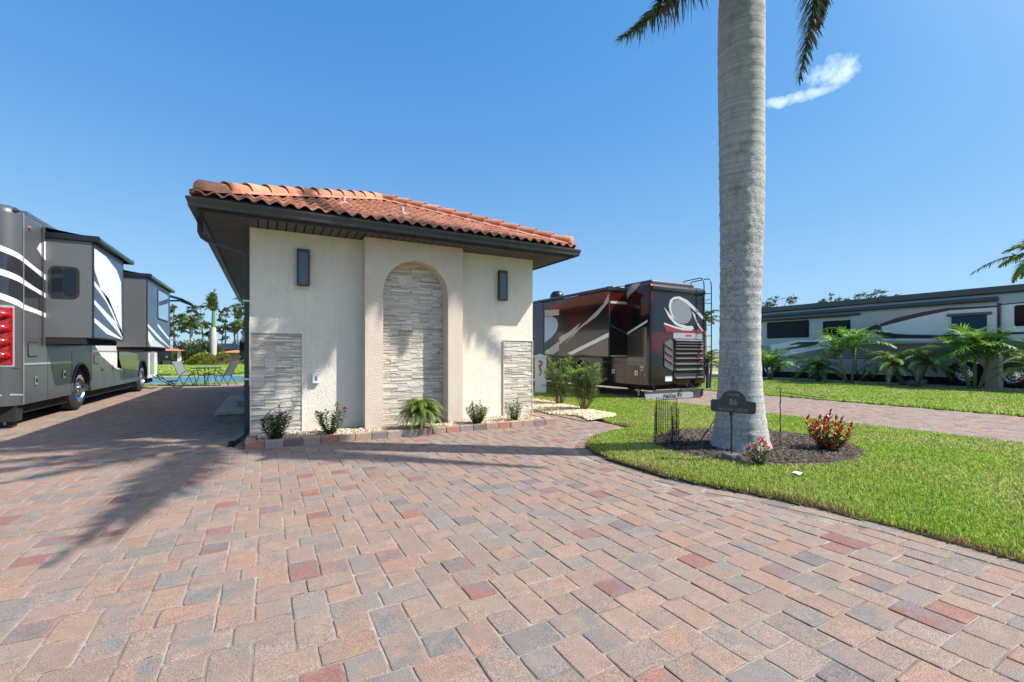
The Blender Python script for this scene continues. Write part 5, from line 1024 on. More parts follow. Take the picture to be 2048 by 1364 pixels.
# ------------------------------------------------------------------ house sign on its stand
sg = thing('address_sign', 'dark bronze plaque reading 86 PELICAN CIRCLE on a post before the palm trunk', 'sign', (4.63, 3.29, .13))
yaw = -math.atan2(4.66, 3.27) + .05
Mz = Matrix.Rotation(yaw, 4, 'Z')
SM = Mz @ Matrix.Translation((0.015, 0, .60)) @ Matrix.Rotation(R(2.2), 4, 'Y') @ Matrix.Rotation(R(90), 4, 'X')   # plate centre, x right, y up, z towards viewer
def sign_outline(W, Hh, r, k=0):
    P = [(-W + .02, -Hh), (W - .02, -Hh), (W, -Hh + .02), (W, .028), (W - .015, .042), (W - .07, .045)]
    for i in range(0, 13):
        a = R(8 + (180 - 16) * i / 12); P.append((r * math.cos(a) * .98, .045 + .002 + r * .95 * math.sin(a) ** .9 * 1.0 - .012))
    P += [(-W + .07, .045), (-W + .015, .042), (-W, .028), (-W, -Hh + .02)]
    return [(x * (1 - k), y * (1 - k)) for x, y in P]
a = MB(); a.prism([SM @ Vector((x, y, 0)) for x, y in sign_outline(.232, .095, .135)], SM.to_3x3() @ Vector((0, 0, .010)))
pq = a.build('plaque', mat('brass_edge', (.20, .17, .11), .45, .5), sg)
a = MB(); a.prism([SM @ Vector((x, y, .0105)) for x, y in sign_outline(.232, .095, .135, .028)], SM.to_3x3() @ Vector((0, 0, .0015))); a.build('plaque_face', mat('plaque_bronze', (.045, .045, .050), .5, bump=.2, bscale=250), pq).location = (0, 0, 0)
a = MB(); GOLD = mat('plaque_letters', (.27, .235, .16), .45, .4)
text_mb(a, 'CHUBB', .040, SM @ Matrix.Translation((0, .108, .0125)), squeeze=.95, ext=.0008); text_mb(a, '86', .098, SM @ Matrix.Translation((0, .025, .0125)), squeeze=.85, ext=.0008, bold=.0006); text_mb(a, 'PELICAN  CIRCLE', .044, SM @ Matrix.Translation((0, -.062, .0125)), squeeze=.88, ext=.0008)
a.build('lettering', GOLD, pq).location = (0, 0, 0)
a = MB(); a.tube([(0, 0, 0), (0, 0, .52)], .010, 8); a.box(-.02, .02, -.012, .012, .475, .52); a.build('post', BLKM, sg)
a = MB(); a.lathe((0, 0, -.03), (0, 0, 1), [(0, .105), (.055, .10), (.07, .085), (.072, 0)], 20); a.build('base_stone', mat('base_stone', (.10, .095, .10), .9, var=.3, scale=20, bump=.5), sg, smooth=True, angle=40)
# flag stand
fg = thing('garden_flag_stand', 'empty black twisted metal garden flag stand right of the palm trunk', 'flag stand', (5.70, 3.37, .08))
a = MB(); tp = Vector((.10, .06, .74)); pts = [(0, 0, -.1)] + [tuple(tp * (i / 12) + Vector((.004 * math.sin(i * 2), .004 * math.cos(i * 2), 0))) for i in range(13)]
rt = Vector((.878, -.479, 0))
a.tube(pts, .006, 6); c0 = tp + rt * -.02 + Vector((0, 0, .03)); a.tube([tp + rt * 0.0] + [c0 + rt * (.025 * math.cos(R(t))) + Vector((0, 0, .028 * math.sin(R(t)))) for t in range(-20, 230, 25)], .005, 6)
e0 = tp + Vector((0, 0, -.01)); e1 = e0 + rt * .56 + Vector((0, 0, -.075)); a.tube([e0, e1, e1 + rt * .02 + Vector((0, 0, .02)), e1 + rt * -.01 + Vector((0, 0, .035)), e1 + rt * -.04 + Vector((0, 0, .035))], .005, 6)
for f in (.35, .82): a.tube([tp * f - Vector((0, 0, .012)), tp * f + Vector((0, 0, .012))], .009, 6)
a.build('rod', BLKM, fg)
def stake(p, q, lab, r=.008):
    a = MB(); a.tube([p, q], r, 6); tag(a.build('metal_stake', BLKM), lab, 'stake', 'thin dark rods stuck in the mulch')
stake((4.97, 4.05, .07), (5.36, 4.06, .40), 'slanting dark rod in the mulch left of the palm trunk'); stake((6.10, 3.90, .08), (6.40, 4.05, .44), 'slanting dark rod on the lawn side of the palm, right of the trunk')
# wire cages with small dark red plants
def cage(cx, cy, r, z0, h, lab):
    o = thing('wire_cage', lab, 'wire cage', (cx, cy, z0), group='black wire cages around young plants'); a = MB(); n = 30
    for j in range(n): t = 2 * math.pi * j / n; x, y = r * math.cos(t), r * math.sin(t); a.tube([(x, y, -.02), (x * 1.02, y * 1.02, h)], .0016, 3)
    for k in range(8): z = h * (k + .2) / 7.3; a.tube([(r * 1.01 * math.cos(2 * math.pi * j / 24), r * 1.01 * math.sin(2 * math.pi * j / 24), z) for j in range(25)], .0014, 3, cap=False)
    a.build('mesh', BLKM, o); b = MB()
    for t in (2.2, 4.4): b.tube([(r * math.cos(t), r * math.sin(t), -.05), (r * math.cos(t), r * math.sin(t), h * .82)], .007, 6)
    b.build('support_rod', BLKM, o)
cage(4.79, 4.38, .155, .07, .50, 'nearer wire mesh cage in the mulch left of the palm'); cage(5.16, 4.72, .145, .06, .60, 'farther, taller wire mesh cage behind the nearer one, left of the palm')
LFS = mat('shrub_leaf', attr='Col', rough=.38, transl=.22, spec=.5); STEM = mat('woody_stem', (.12, .09, .06), .9, var=.2); FLW = mat('petal', attr='Col', rough=.5, transl=.2)
def shrub(name, lab, cat, loc, h, w, nst, leafL, leafW, cols, flowers=None, fcol=None, group=None, nleaf=16, up=.9, leafstart=.06, seed=1, nfl=None, stemr=.006, tipcols=None, spread=1.0, bend_=.15):
    random.seed(seed); o = thing(name, lab, cat, loc, group=group); st = MB(); lf = MB(); fl = MB(); tips = []
    for i in range(nst):
        a = 2 * math.pi * i / nst + random.uniform(-.4, .4); rr = w * spread * random.uniform(.25, 1) ** .7; hh = h * random.uniform(.62, 1.0) * (1 - .18 * rr / w)
        if i == 0: rr *= .3; hh = h
        P0 = (random.uniform(-.02, .02), random.uniform(-.02, .02), -.02); P2 = (rr * math.cos(a), rr * math.sin(a), hh); P1 = (P2[0] * .95 + random.uniform(-bend_, bend_) * w, P2[1] * .95 + random.uniform(-bend_, bend_) * w, hh * .38)
        st.tube([bez(P0, P1, P2, t / 6) for t in range(7)], [stemr * (1 - .1 * t) for t in range(7)], 5)
        for k in range(nleaf):
            t = leafstart + (1 - leafstart) * (k + random.random() * .7) / nleaf; p = bez(P0, P1, P2, min(t, 1)); T = (bez(P0, P1, P2, min(1, t + .05)) - bez(P0, P1, P2, t - .05)).normalized()
            az = k * 2.4 + random.uniform(-.3, .3); side = (Vector((math.cos(az), math.sin(az), 0))).normalized(); d = (side * (1 - up * .5) + T * up * random.uniform(.5, 1.2)).normalized()
            cc = random.choice(tipcols if (tipcols and t > .72) else cols); lf.leaf(p, d, (0, 0, 1), leafL * random.uniform(.7, 1.15), leafW * random.uniform(.8, 1.2), J(cc, .25))
        tips.append(Vector(P2))
    st.build('stems', STEM, o); lf.build('foliage', LFS, o)
    if flowers:
        for t in (tips if nfl is None else random.sample(tips, min(nfl, len(tips)))):
            fl = MB(); R_ = flowers
            for q in range(26):
                d = Vector((random.gauss(0, 1), random.gauss(0, 1), random.gauss(.5, .8))).normalized(); fl.leaf(t + d * R_ * random.uniform(.2, .8), (d + Vector((random.uniform(-.6, .6), random.uniform(-.6, .6), .2))), d, R_ * .7, R_ * .5, J(random.choice(fcol), .2))
            fl.build('flower', FLW, o)
    return o
IXG = [(.035, .085, .012), (.05, .11, .015), (.025, .06, .01), (.08, .14, .02)]; IXR = [(.50, .03, .02), (.55, .07, .03), (.38, .03, .02)]; IXT = IXG + [(.10, .07, .02)]
G4 = 'red flowered shrubs in the gravel bed'
shrub('ixora_shrub', 'red-tipped shrub in front of the left stone panel, leftmost in the gravel bed', 'shrub', (.12, 7.30, .07), .52, .21, 20, .07, .034, IXG, .035, IXR, G4, 30, seed=3, nfl=4, up=.5)
shrub('ixora_shrub', 'red-flowered shrub below the white outlet box in the gravel bed', 'shrub', (.87, 7.36, .07), .46, .25, 15, .07, .034, IXG, .036, IXR, G4, 28, seed=8, nfl=4, up=.5)
shrub('ixora_shrub', 'small yellowish-green shrub with few red buds, just right of the arch pier', 'shrub', (3.25, 7.22, .07), .42, .20, 20, .065, .032, [(.08, .15, .02), (.11, .18, .03), (.05, .10, .015)], .026, IXR, G4, 30, seed=5, nfl=2, up=.5)
shrub('ixora_shrub', 'small shrub with one red bloom by the right stone panel', 'shrub', (4.02, 7.26, .07), .40, .20, 13, .065, .032, [(.05, .11, .02), (.07, .14, .02)], .028, IXR, G4, 20, seed=9, nfl=2, up=.5)
shrub('croton_shrub', 'croton with red, orange and yellow leaves at the right edge of the mulch', 'shrub', (6.10, 3.02, .08), .50, .24, 20, .095, .034, [(.12, .03, .012), (.30, .07, .012), (.07, .05, .012), (.30, .17, .02), (.08, .12, .02), (.04, .02, .01)], None, None, None, 22, seed=4, tipcols=[(.42, .05, .015), (.36, .03, .015), (.40, .12, .015), (.10, .03, .015)], up=.9)
shrub('crown_of_thorns', 'small plant with clusters of pink-red flowers in front of the palm trunk', 'flowering plant', (4.72, 3.02, .09), .27, .115, 9, .065, .034, [(.05, .12, .02), (.08, .16, .03), (.15, .18, .04)], .030, [(.70, .05, .09), (.62, .03, .05), (.75, .12, .16)], None, 14, seed=6, nfl=8, up=.5)
shrub('ti_plant', 'small dark purple plant at the foot of the nearer wire cage', 'plant', (4.74, 4.17, .07), .20, .17, 12, .09, .018, [(.03, .012, .018), (.045, .015, .02), (.02, .01, .012)], None, None, None, 14, seed=12, up=.5)
shrub('ti_plant', 'small maroon plant inside the farther wire cage', 'plant', (5.22, 4.62, .06), .27, .09, 6, .08, .022, [(.10, .015, .02), (.05, .012, .015), (.16, .02, .025)], None, None, None, 12, seed=13, up=.6)
# paper scrap on the grass
a = MB(); vs = [(4.70 + x * .05, 2.60 + y * .035, float(zlawn(4.62, 2.62)) + .035 + random.uniform(0, .015)) for x in (-1, -.3, .4, 1) for y in (-1, 0, 1)]
a.add(vs, [(i * 3 + j, (i + 1) * 3 + j, (i + 1) * 3 + j + 1, i * 3 + j + 1) for i in range(3) for j in range(2)]); tag(a.build('paper_scrap', mat('paper', (.75, .76, .78), .8)), 'crumpled white scrap of paper lying on the lawn', 'litter')
# pygmy date palms
PYG = [(.06, .13, .018), (.09, .17, .025), (.12, .20, .03), (.16, .20, .04)]
def feather_palm(name, lab, loc, trunks, h, n, Lf, leafL, leafW, cols, group=None, seed=1, trunk_r=.04, arch=.5, thr=.02, droopk=.5, plume=.25, tcol=None, nl=34, low=-.5, ang=58, rot=0):
    random.seed(seed); o = thing(name, lab, 'palm', loc, rot, group)
    for (tx, ty, th) in trunks:
        t = MB(); t.tube([(tx * .3, ty * .3, -.03), (tx * .7, ty * .7, th * .5), (tx, ty, th)], [trunk_r * 1.25, trunk_r, trunk_r * .95], 10); t.build('trunk', tcol or STEM, o, smooth=True)
        for i in range(n):
            az = i * 2.39996 + random.uniform(-.25, .25); u = i / n; el = R(82 - 88 * u + low * 10 * u); L_ = Lf * random.uniform(.85, 1.1)
            hd = Vector((math.cos(az), math.sin(az), 0)); P0 = Vector((tx, ty, th - .02)); P1 = P0 + hd * L_ * .45 * math.cos(el) + Vector((0, 0, L_ * .55 * max(.25, math.sin(el)) + L_ * .1)); P2 = P0 + hd * L_ * (.55 + .35 * math.cos(el)) + Vector((0, 0, L_ * (math.sin(el) * .75 - arch * .55)))
            f = MB(); frond(f, P0, P1, P2, n=nl, L=leafL, wd=leafW, cols=cols, rr=.008 * (Lf / .6) ** .5, start=.12, droop=droopk, plume=plume, ang=ang, rc=(.16, .2, .05), segs=2); f.build('frond', LF, o)
    return o
feather_palm('pygmy_date_palm', 'bright green pygmy date palm growing in front of the arched niche', (2.24, 7.22, .07), [(0, 0, .30)], 0, 60, .50, .14, .007, [(.07, .15, .018), (.11, .20, .025), (.20, .22, .03), (.16, .22, .03)], seed=3, trunk_r=.045, arch=.85, nl=34, droopk=.5, low=-1.0, plume=.5)
# leafy bushes by the path
def bush(lab, loc, h, w, seed, nst=16, group='leafy bushes beside the path', nclump=40):
    G_ = [(.06, .13, .02), (.09, .18, .03), (.12, .21, .035), (.16, .22, .06)]; T_ = [(.24, .38, .04), (.18, .30, .04), (.30, .42, .06)]
    random.seed(seed); o = thing('podocarpus_bush', lab, 'bush', loc, group=group); st = MB(); lf = MB()
    for i in range(nst):
        a = 2.4 * i; rr = w * random.uniform(.15, .95); hh = h * random.uniform(.55, 1.0); P2 = Vector((rr * math.cos(a), rr * math.sin(a), hh)); P1 = Vector((P2.x * .75, P2.y * .75, hh * .45)); P0 = Vector((.05 * math.cos(a), .05 * math.sin(a), -.02))
        st.tube([bez(P0, P1, P2, t / 6) for t in range(7)], [.011 * (1 - .12 * t) for t in range(7)], 5)
        for b in range(6):
            t = random.uniform(.28, 1.0) if b else 1.0; p = bez(P0, P1, P2, t); q = p + Vector((random.gauss(0, .11), random.gauss(0, .11), random.uniform(.02, .20))) * (w / .5)
            if b: st.tube([p, (p + q) / 2 + Vector((0, 0, -.01)), q], .004, 4)
            top_ = q.z > h * .72
            for k in range(26):
                u = k / 26; c_ = p.lerp(q, u) if b else bez(P0, P1, P2, .75 + .25 * u); az = k * 2.4; d = Vector((math.cos(az), math.sin(az), random.uniform(.2, 1.1)))
                lf.leaf(c_, d, (0, 0, 1), random.uniform(.06, .11), random.uniform(.014, .024), J(random.choice(T_ if (top_ and u > .45 and random.random() < .7) else G_), .25))
    st.build('stems', STEM, o); lf.build('foliage', LFS, o); return o
bush('loose leafy bush in the gravel, next to the building corner', (6.56, 9.5, .02), 1.22, .48, 21, 19)
bush('fuller leafy bush with bright new tips, nearer the driveway', (6.30, 8.15, .02), 1.18, .48, 22, 21)
bush('dark leafy bush half hidden behind the white pedestal', (7.5, 13.2, .0), .85, .40, 23, 14)
# white utility pedestal
pd = thing('utility_pedestal', 'white utility pedestal with a brown painted emblem behind the bushes', 'pedestal', (7.94, 12.6, 0), R(-32))
a = MB(); a.box(-.19, .19, -.19, .19, -.02, 1.20); a.build('post', mat('pedestal_white', (.60, .62, .64), .5, var=.05), pd)
a = MB(); a.box(-.23, .23, -.23, .23, 1.2001, 1.24); a.add([(-.23, -.23, 1.2402), (.23, -.23, 1.2402), (.23, .23, 1.2402), (-.23, .23, 1.2402), (0, 0, 1.31)], [(0, 1, 4), (1, 2, 4), (2, 3, 4), (3, 0, 4)]); a.build('cap', mat('pedestal_cap', (.62, .68, .76), .4), pd)
a = MB(); a.prism([(x, -.191, z) for x, z in [(-.10, 1.04), (-.04, 1.10), (.04, 1.09), (.08, 1.02), (.06, .92), (.0, .88), (.05, .80), (.04, .66), (-.03, .56), (-.05, .62), (-.01, .70), (-.04, .80), (-.08, .90), (-.03, .97), (-.01, 1.02)]], (0, -.002, 0)); a.build('emblem', mat('emblem_brown', (.33, .14, .09), .6, var=.3, scale=20), pd)
a = MB()
for x in (-.12, .12): a.box(x - .05, x + .05, -.235, -.2305, 1.205, 1.235)
a.build('warning_sticker', mat('sticker_yellow', (.6, .5, .03), .5), pd)
# palms in front of the long motorhome
TG = mat('green_palm_trunk', (.16, .19, .07), .7, var=.2, scale=8)
ADN = [(.13, .28, .03), (.19, .37, .04), (.26, .43, .06), (.08, .18, .02)]
PG = 'feathery palms in the gravel strip'
PYM = [(.11, .21, .03), (.15, .26, .04), (.19, .29, .05), (.25, .30, .08)]
def adonidia(lab, loc, trunks, seed, Lf=1.5): feather_palm('adonidia_palm', lab, loc, trunks, 0, 10, Lf * 1.15, .60, .055, ADN, PG, seed, .05, .45, tcol=TG, nl=22, droopk=.35, plume=.35, low=0)
adonidia('bright green double-trunked palm in front of the dark window of the long motorhome', (21.95, 10.0, .02), [(-.1, .35, 1.35), (.1, -.15, 1.55)], 31, 1.55)
adonidia('dense three-trunked palm beside the beige post', (22.45, 6.28, .02), [(0, .35, 1.25), (.1, 0, 1.5), (.15, -.35, 1.2)], 32, 1.35)
feather_palm('roebelenii_palm', 'low bushy palm left of the double-trunked palm', (22.5, 11.55, .02), [(0, 0, .55)], 0, 34, 1.4, .36, .026, PYM, PG, 33, .09, .7, nl=30)
feather_palm('roebelenii_palm', 'twin-trunked bushy palm in the middle of the gravel strip', (22.5, 8.15, .02), [(-.1, .5, .75), (.1, -.45, .85)], 0, 28, 1.45, .38, .026, PYM, PG, 34, .10, .7, nl=28)
feather_palm('roebelenii_palm', 'bushy palm cut off by the right edge of the picture', (22.3, 4.78, .02), [(0, 0, .75)], 0, 30, 1.5, .38, .026, PYM, PG, 35, .09, .7, nl=28)
adonidia('fan of bright fronds just right of the tall palm trunk', (21.95, 13.45, .02), [(0, .2, .55), (0, -.1, .7)], 36, 1.5)
shrub('succulent_plant', 'pale blue-green succulent on the gravel below the twin-trunked palm', 'plant', (21.8, 7.7, .02), .30, .35, 12, .16, .05, [(.20, .28, .22), (.26, .33, .26)], None, None, None, 10, seed=37)
shrub('cordyline', 'small reddish-brown plant low between the palms', 'plant', (23.0, 9.9, .02), .9, .35, 7, .25, .06, [(.18, .07, .04), (.10, .05, .03), (.05, .04, .02)], None, None, None, 7, seed=38)
a = MB(); a.box(24.0 - .2, 24.0 + .2, 5.98, 6.38, -.02, 1.26, ch=.01); o = a.build('utility_post', mat('beige_stucco', (.50, .43, .36), .9, var=.06, bump=.3)); tag(o, 'square beige stucco post between the motorhome wheels', 'post')
# palm at the right edge beyond the long motorhome
def royal(lab, loc, th, tr, n, Lf0, seed, leafL=.6, wd=.07, cols=GR1, wind=(0, 0), group=None, squash=.0, nl=26, csh=.8):
    random.seed(seed); o = thing('royal_palm', lab, 'palm tree', loc, group=group)
    t = MB(); t.lathe((0, 0, 0), (0, 0, 1), [(-.1, tr * 1.15), (th * .3, tr), (th * .55, tr * 1.08), (th * .85, tr * .95), (th, tr * .7)], 14); t.build('trunk', mat('far_bark', (.40, .37, .34), .95, var=.15), o, smooth=True)
    c = MB(); c.lathe((0, 0, th), (0, 0, 1), [(0, tr * .68), (csh, tr * .4)], 10); c.build('crownshaft', CSH, o, smooth=True)
    for i in range(n):
        Lf = Lf0 * random.uniform(.7, 1.12)
        az = i * 2.4 + random.uniform(-.2, .2); u = i / n; el = R(80 - 95 * u); hd = Vector((math.cos(az), math.sin(az), 0)) * (1 - squash) + Vector((wind[0], wind[1], 0)); P0 = Vector((0, 0, th + csh * .9)); P1 = P0 + hd * Lf * .5 * math.cos(el) + Vector((0, 0, Lf * (.5 * max(.2, math.sin(el)) + squash * .35))); P2 = P0 + hd * Lf * .85 * (.35 + .65 * math.cos(el)) + Vector((0, 0, Lf * (.62 * math.sin(el) - .3 + squash * .65)))
        f = MB(); frond(f, P0, P1, P2, n=nl, L=leafL, wd=wd, cols=cols, rr=.04, start=.12, droop=.45, plume=.6, segs=2); f.build('frond', LF, o)
    return o
royal('royal palm beyond the long motorhome whose fronds enter at the right edge of the picture', (33.2, 6.75, 0), 5.4, .22, 18, 3.0, 41, leafL=.7, wd=.10, nl=34)
royal('palm glimpsed between the rear ladder and the tall palm trunk', (26.6, 20.9, 0), 2.9, .16, 12, 1.9, 42, leafL=.5, wd=.08)
feather_palm('areca_palm', 'yellow-green clumping palm behind the ladder of the black and maroon motorhome', (24.6, 19.3, 0), [(0, 0, .5), (.5, .4, .7)], 0, 18, 1.8, .45, .06, [(.16, .20, .02), (.22, .24, .03), (.10, .17, .02)], None, 43, .06, .5, nl=24)
# ------------------------------------------------------------------ patio furniture by the pond
FR = mat('dark_steel_frame', (.025, .026, .028), .45, .3); SL = mat('sling_grey', (.11, .12, .13), .8)
def chair(lab, loc, rot):
    o = thing('patio_chair', lab, 'chair', loc, rot, 'sling chairs at the patio table'); W = .27      # faces +X
    for s in (-1, 1):
        a = MB(); y = s * W
        a.tube([(-.42, y, 0), (-.20, y, .38), (-.10, y, .50), (.02, y, .60), (.22, y, .63), (.36, y, .56), (.42, y, .40), (.52, y, 0)], .013, 6); a.build('side_frame', FR, o, smooth=True)
        b = MB(); b.tube([(-.02, y, 0), (-.22, y, .40), (-.32, y, .62), (-.52, y, 1.0)], .012, 6); b.tube([(-.2, y, .40), (.32, y, .44)], .012, 6); b.build('rail', FR, o, smooth=True)
    a = MB(); a.add([(-.21, -W, .41), (-.21, W, .41), (.33, W, .45), (.33, -W, .45), (-.21, -W, .40), (-.21, W, .40), (.33, W, .44), (.33, -W, .44)], [(0, 1, 2, 3), (7, 6, 5, 4), (0, 3, 7, 4), (1, 5, 6, 2), (2, 6, 7, 3), (0, 4, 5, 1)]); a.build('seat', SL, o)
    a = MB(); a.add([(-.21, -W, .42), (-.21, W, .42), (-.52, W, 1.0), (-.52, -W, 1.0), (-.225, -W, .415), (-.225, W, .415), (-.535, W, .995), (-.535, -W, .995)], [(0, 1, 2, 3), (7, 6, 5, 4), (0, 3, 7, 4), (1, 5, 6, 2), (2, 6, 7, 3), (0, 4, 5, 1)]); a.build('backrest', SL, o)
chair('grey sling patio chair on the left of the round table', (-2.80, 22.60, .0), R(-28.6)); chair('grey sling patio chair on the right of the round table, near the building', (-1.60, 22.10, .0), R(180 - 28.6))
tb_ = thing('patio_table', 'round dark metal table between the two sling chairs', 'table', (-2.18, 22.35, 0), R(-28.6))
a = MB(); a.lathe((0, 0, .71), (0, 0, 1), [(0, .0), (0, .54), (.03, .54), (.03, 0)], 32); a.build('tabletop', FR, tb_, smooth=True, angle=40)
for t in (45, 135, 225, 315):
    a = MB(); c_, s_ = math.cos(R(t)), math.sin(R(t)); a.tube([(c_ * r, s_ * r, z) for r, z in ((.48, 0), (.40, .12), (.28, .30), (.27, .50), (.34, .70))], .014, 6); a.build('leg', FR, tb_, smooth=True)
a = MB(); a.tube([(.27 * math.cos(R(t)), .27 * math.sin(R(t)), .42) for t in range(0, 361, 20)], .009, 5, cap=False); a.build('brace_ring', FR, tb_)
# ------------------------------------------------------------------ across the pond
def foliage_blob(mb, c, rx, rz, n, size, cols, clump=5):
    cs = [(Vector((random.gauss(0, .45) * rx, random.gauss(0, .45) * rx, random.gauss(0, .4) * rz)), random.uniform(.28, .5)) for _ in range(clump)]
    for i in range(n):
        q, s = random.choice(cs); p = Vector(c) + q + Vector((random.gauss(0, .5) * rx * s, random.gauss(0, .5) * rx * s, random.gauss(0, .5) * rz * s)); d = Vector((random.gauss(0, 1), random.gauss(0, 1), random.gauss(0, .6))); mb.leaf(p, d, (random.random(), random.random(), 1), size * random.uniform(.6, 1.3), size * .7, J(random.choice(cols), .3))
FLF = mat('far_leaf', attr='Col', rough=.7, transl=.15)
PN = [(.11, .14, .07), (.14, .165, .085), (.09, .115, .065), (.19, .19, .11)]  # pine greens lightened, distance haze put into the leaf colour
def pine(lab, loc, h, seed, w=1.0):
    random.seed(seed); o = thing('pine_tree', lab, 'tree', loc, group='pine trees on the horizon'); t = MB(); lf = MB(); lean = random.uniform(-.5, .5)
    t.tube([(0, 0, -.1), (lean * .4, 0, h * .5), (lean, 0, h * .96)], [.17, .12, .04], 6)
    for k in range(random.randint(6, 10)):
        f = random.uniform(.55, 1.0); az = random.random() * 6.28; r_ = w * h * .16 * random.uniform(.4, 1.2); b = Vector((lean * f, 0, h * f)); e = b + Vector((math.cos(az) * r_, math.sin(az) * r_, r_ * .35)); t.tube([b, e], [.05, .02], 4)
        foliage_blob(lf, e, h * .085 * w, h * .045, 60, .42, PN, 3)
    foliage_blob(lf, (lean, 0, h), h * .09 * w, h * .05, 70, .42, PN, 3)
    t.build('trunk', mat('pine_bark', (.16, .12, .09), .95), o); lf.build('crown', FLF, o)
    return o
random.seed(77)
Fv = Vector((math.sin(YAW), math.cos(YAW), 0)); Rv = Vector((math.cos(YAW), -math.sin(YAW), 0))
spots = []
k = 0
WORDS = ['lean', 'bushy', 'tall thin', 'short broad', 'ragged', 'forked-looking', 'sparse', 'dense']
pos = [(-24.5, 96, 7.2), (-22.4, 104, 7.8), (-20.8, 92, 6.0), (-18.6, 101, 7.4), (-17.3, 94, 6.4), (-15.2, 106, 7.2), (-14.0, 96, 9.4), (-12.6, 103, 9.9), (-11.2, 93, 7.4), (-10.2, 100, 10.0), (-9.0, 96, 6.4), (-7.8, 104, 6.8), (-6.5, 95, 9.2), (-5.4, 101, 9.7), (-4.4, 94, 8.2), (-3.0, 99, 6.9), (-1.8, 96, 7.6), (-.6, 103, 6.6), (.6, 95, 7.0), (-27, 98, 7), (-30, 102, 7.6)]
for i, (x, y, h) in enumerate(pos):
    pine('%s pine across the pond, %s from the left end of the row' % (WORDS[i % 8], (ords + ['twenty-third'])[sorted(p[0] for p in pos).index(x)]), (x, y, 0), h, 300 + i, 1.15 if h < 8 else .9)
for i, (x, y, h, wd_) in enumerate([(38.5, 31.5, 5.9, 1.0), (44.0, 29.0, 6.9, 1.5), (46.5, 27.6, 7.0, 1.5), (42.0, 27.0, 5.7, .9), (50.5, 24.5, 6.8, 1.1), (52.3, 22.4, 7.3, 1.3), (53.5, 21.3, 7.2, 1.3), (37, 33.5, 5.0, 1.0)]):
    random.seed(500 + i); o = thing('oak_tree', ['small tree behind the roof aerial of the long motorhome', 'half-bare tree above the middle of the long motorhome', 'rounder olive tree right of the half-bare one', 'small tree top peeking left of the half-bare tree', 'small tree top at the roof joint of the long motorhome', 'broad tree top above the screened window of the long motorhome', 'low tree top at the right of the broad one', 'faint tree top nearest the palm trunk'][i], 'tree', (x, y, 0), group='trees rising behind the long motorhome')
    t = MB(); lf = MB(); t.tube([(0, 0, 0), (.1, .1, h * .55), (0, 0, h * .8)], [.25, .16, .08], 7)
    for b in range(11):
        az = random.random() * 6.28; e = Vector((math.cos(az) * wd_ * random.uniform(.4, 1.2), math.sin(az) * wd_ * random.uniform(.4, 1.2), h * random.uniform(.78, 1.02))); t.tube([(0, 0, h * .55), e * .6 + Vector((0, 0, h * .3)), e], [.07, .04, .012], 5)
        foliage_blob(lf, e, wd_ * .42, wd_ * .30, 110, .17, [(.08, .11, .05), (.11, .14, .06), (.06, .09, .045), (.15, .15, .08)], 3)
    t.build('trunk', mat('pine_bark'), o); lf.build('crown', FLF, o)
# royal palms and coconut palms across the pond
royal('wind-blown royal palm across the pond, left of the others, beside the motorhome awning', (-12.4, 76.0, 0), 5.0, .34, 24, 3.0, 61, leafL=.75, wd=.10, wind=(.10, 0), squash=.74, nl=22, csh=1.9)
royal('tallest wind-blown royal palm in the middle of the view across the pond', (-6.3, 72.5, 0), 4.9, .38, 26, 3.6, 62, leafL=.8, wd=.10, wind=(-.12, 0), squash=.74, nl=22, csh=2.2)
for i, (x, y, h, L_, lab) in enumerate([(-10.6, 88, 5.6, 3.6, 'coconut palm with spreading crown, left of the tallest royal palm'), (-3.2, 84, 5.0, 3.6, 'coconut palm with spreading crown, right of the tallest royal palm'), (-1.75, 62, 6.6, 3.4, 'palm whose fronds show against the sky beside the downspout')]):
    royal(lab, (x, y, 0), h, .22, 15, L_, 70 + i, leafL=1.0, wd=.16, nl=22, csh=.5)
def mound(name, lab, loc, w, h, cols, seed, n=1500, size=.4, group=None, leafmat=None):
    random.seed(seed); o = thing(name, lab, 'bush', loc, group=group); lf = MB(); st = MB()
    for i in range(n):
        az = random.random() * 6.28; u = random.random() ** .5; zz_ = random.random(); rr = w * (1 - zz_ ** 2.2 * .6) * u ** .5; lf.leaf((rr * math.cos(az), rr * math.sin(az), h * zz_ * (1 - .35 * u ** 2) * random.uniform(.85, 1.1)), (math.cos(az) + random.gauss(0, .5), math.sin(az) + random.gauss(0, .5), random.uniform(0, 1.2)), (0, 0, 1), size * random.uniform(.6, 1.3), size * .5, J(random.choice(cols), .3))
    for i in range(5): st.tube([(0, 0, 0), (random.uniform(-.4, .4) * w, random.uniform(-.4, .4) * w, h * .6)], .05, 4)
    st.build('stems', STEM, o); lf.build('foliage', FLF, o)
DG = [(.08, .12, .045), (.11, .15, .055), (.14, .17, .07)]; YG = [(.30, .30, .03), (.24, .27, .03), (.14, .19, .03), (.36, .33, .06)]
mound('hedge_bush', 'large dark green bush mass left of the yellow bush across the pond', (-8.9, 72.5, -.03), 2.2, 3.0, DG, 81, 1800)
mound('hedge_bush', 'tall dark bush behind the yellow bush across the pond', (-7.2, 75.0, -.03), 2.4, 3.5, DG, 82, 1800)
mound('yellow_bush', 'bright yellow-green bush at the top of the far bank', (-7.0, 69.5, -.03), 1.9, 1.5, YG, 83, 1300, .3)
mound('yellow_bush', 'smaller yellow-green bush right of the big yellow one', (-5.1, 70.5, -.03), 1.2, 1.6, YG, 84, 700, .3)
mound('hedge_bush', 'low green bush beside the far black and red motorhome', (-1.3, 66.0, -.03), 1.4, 1.1, YG[2:] + DG, 85, 600, .3)
mound('hedge_bush', 'dark bush between the far casitas', (-10.7, 74.0, -.03), 1.4, 2.0, DG, 86, 900)
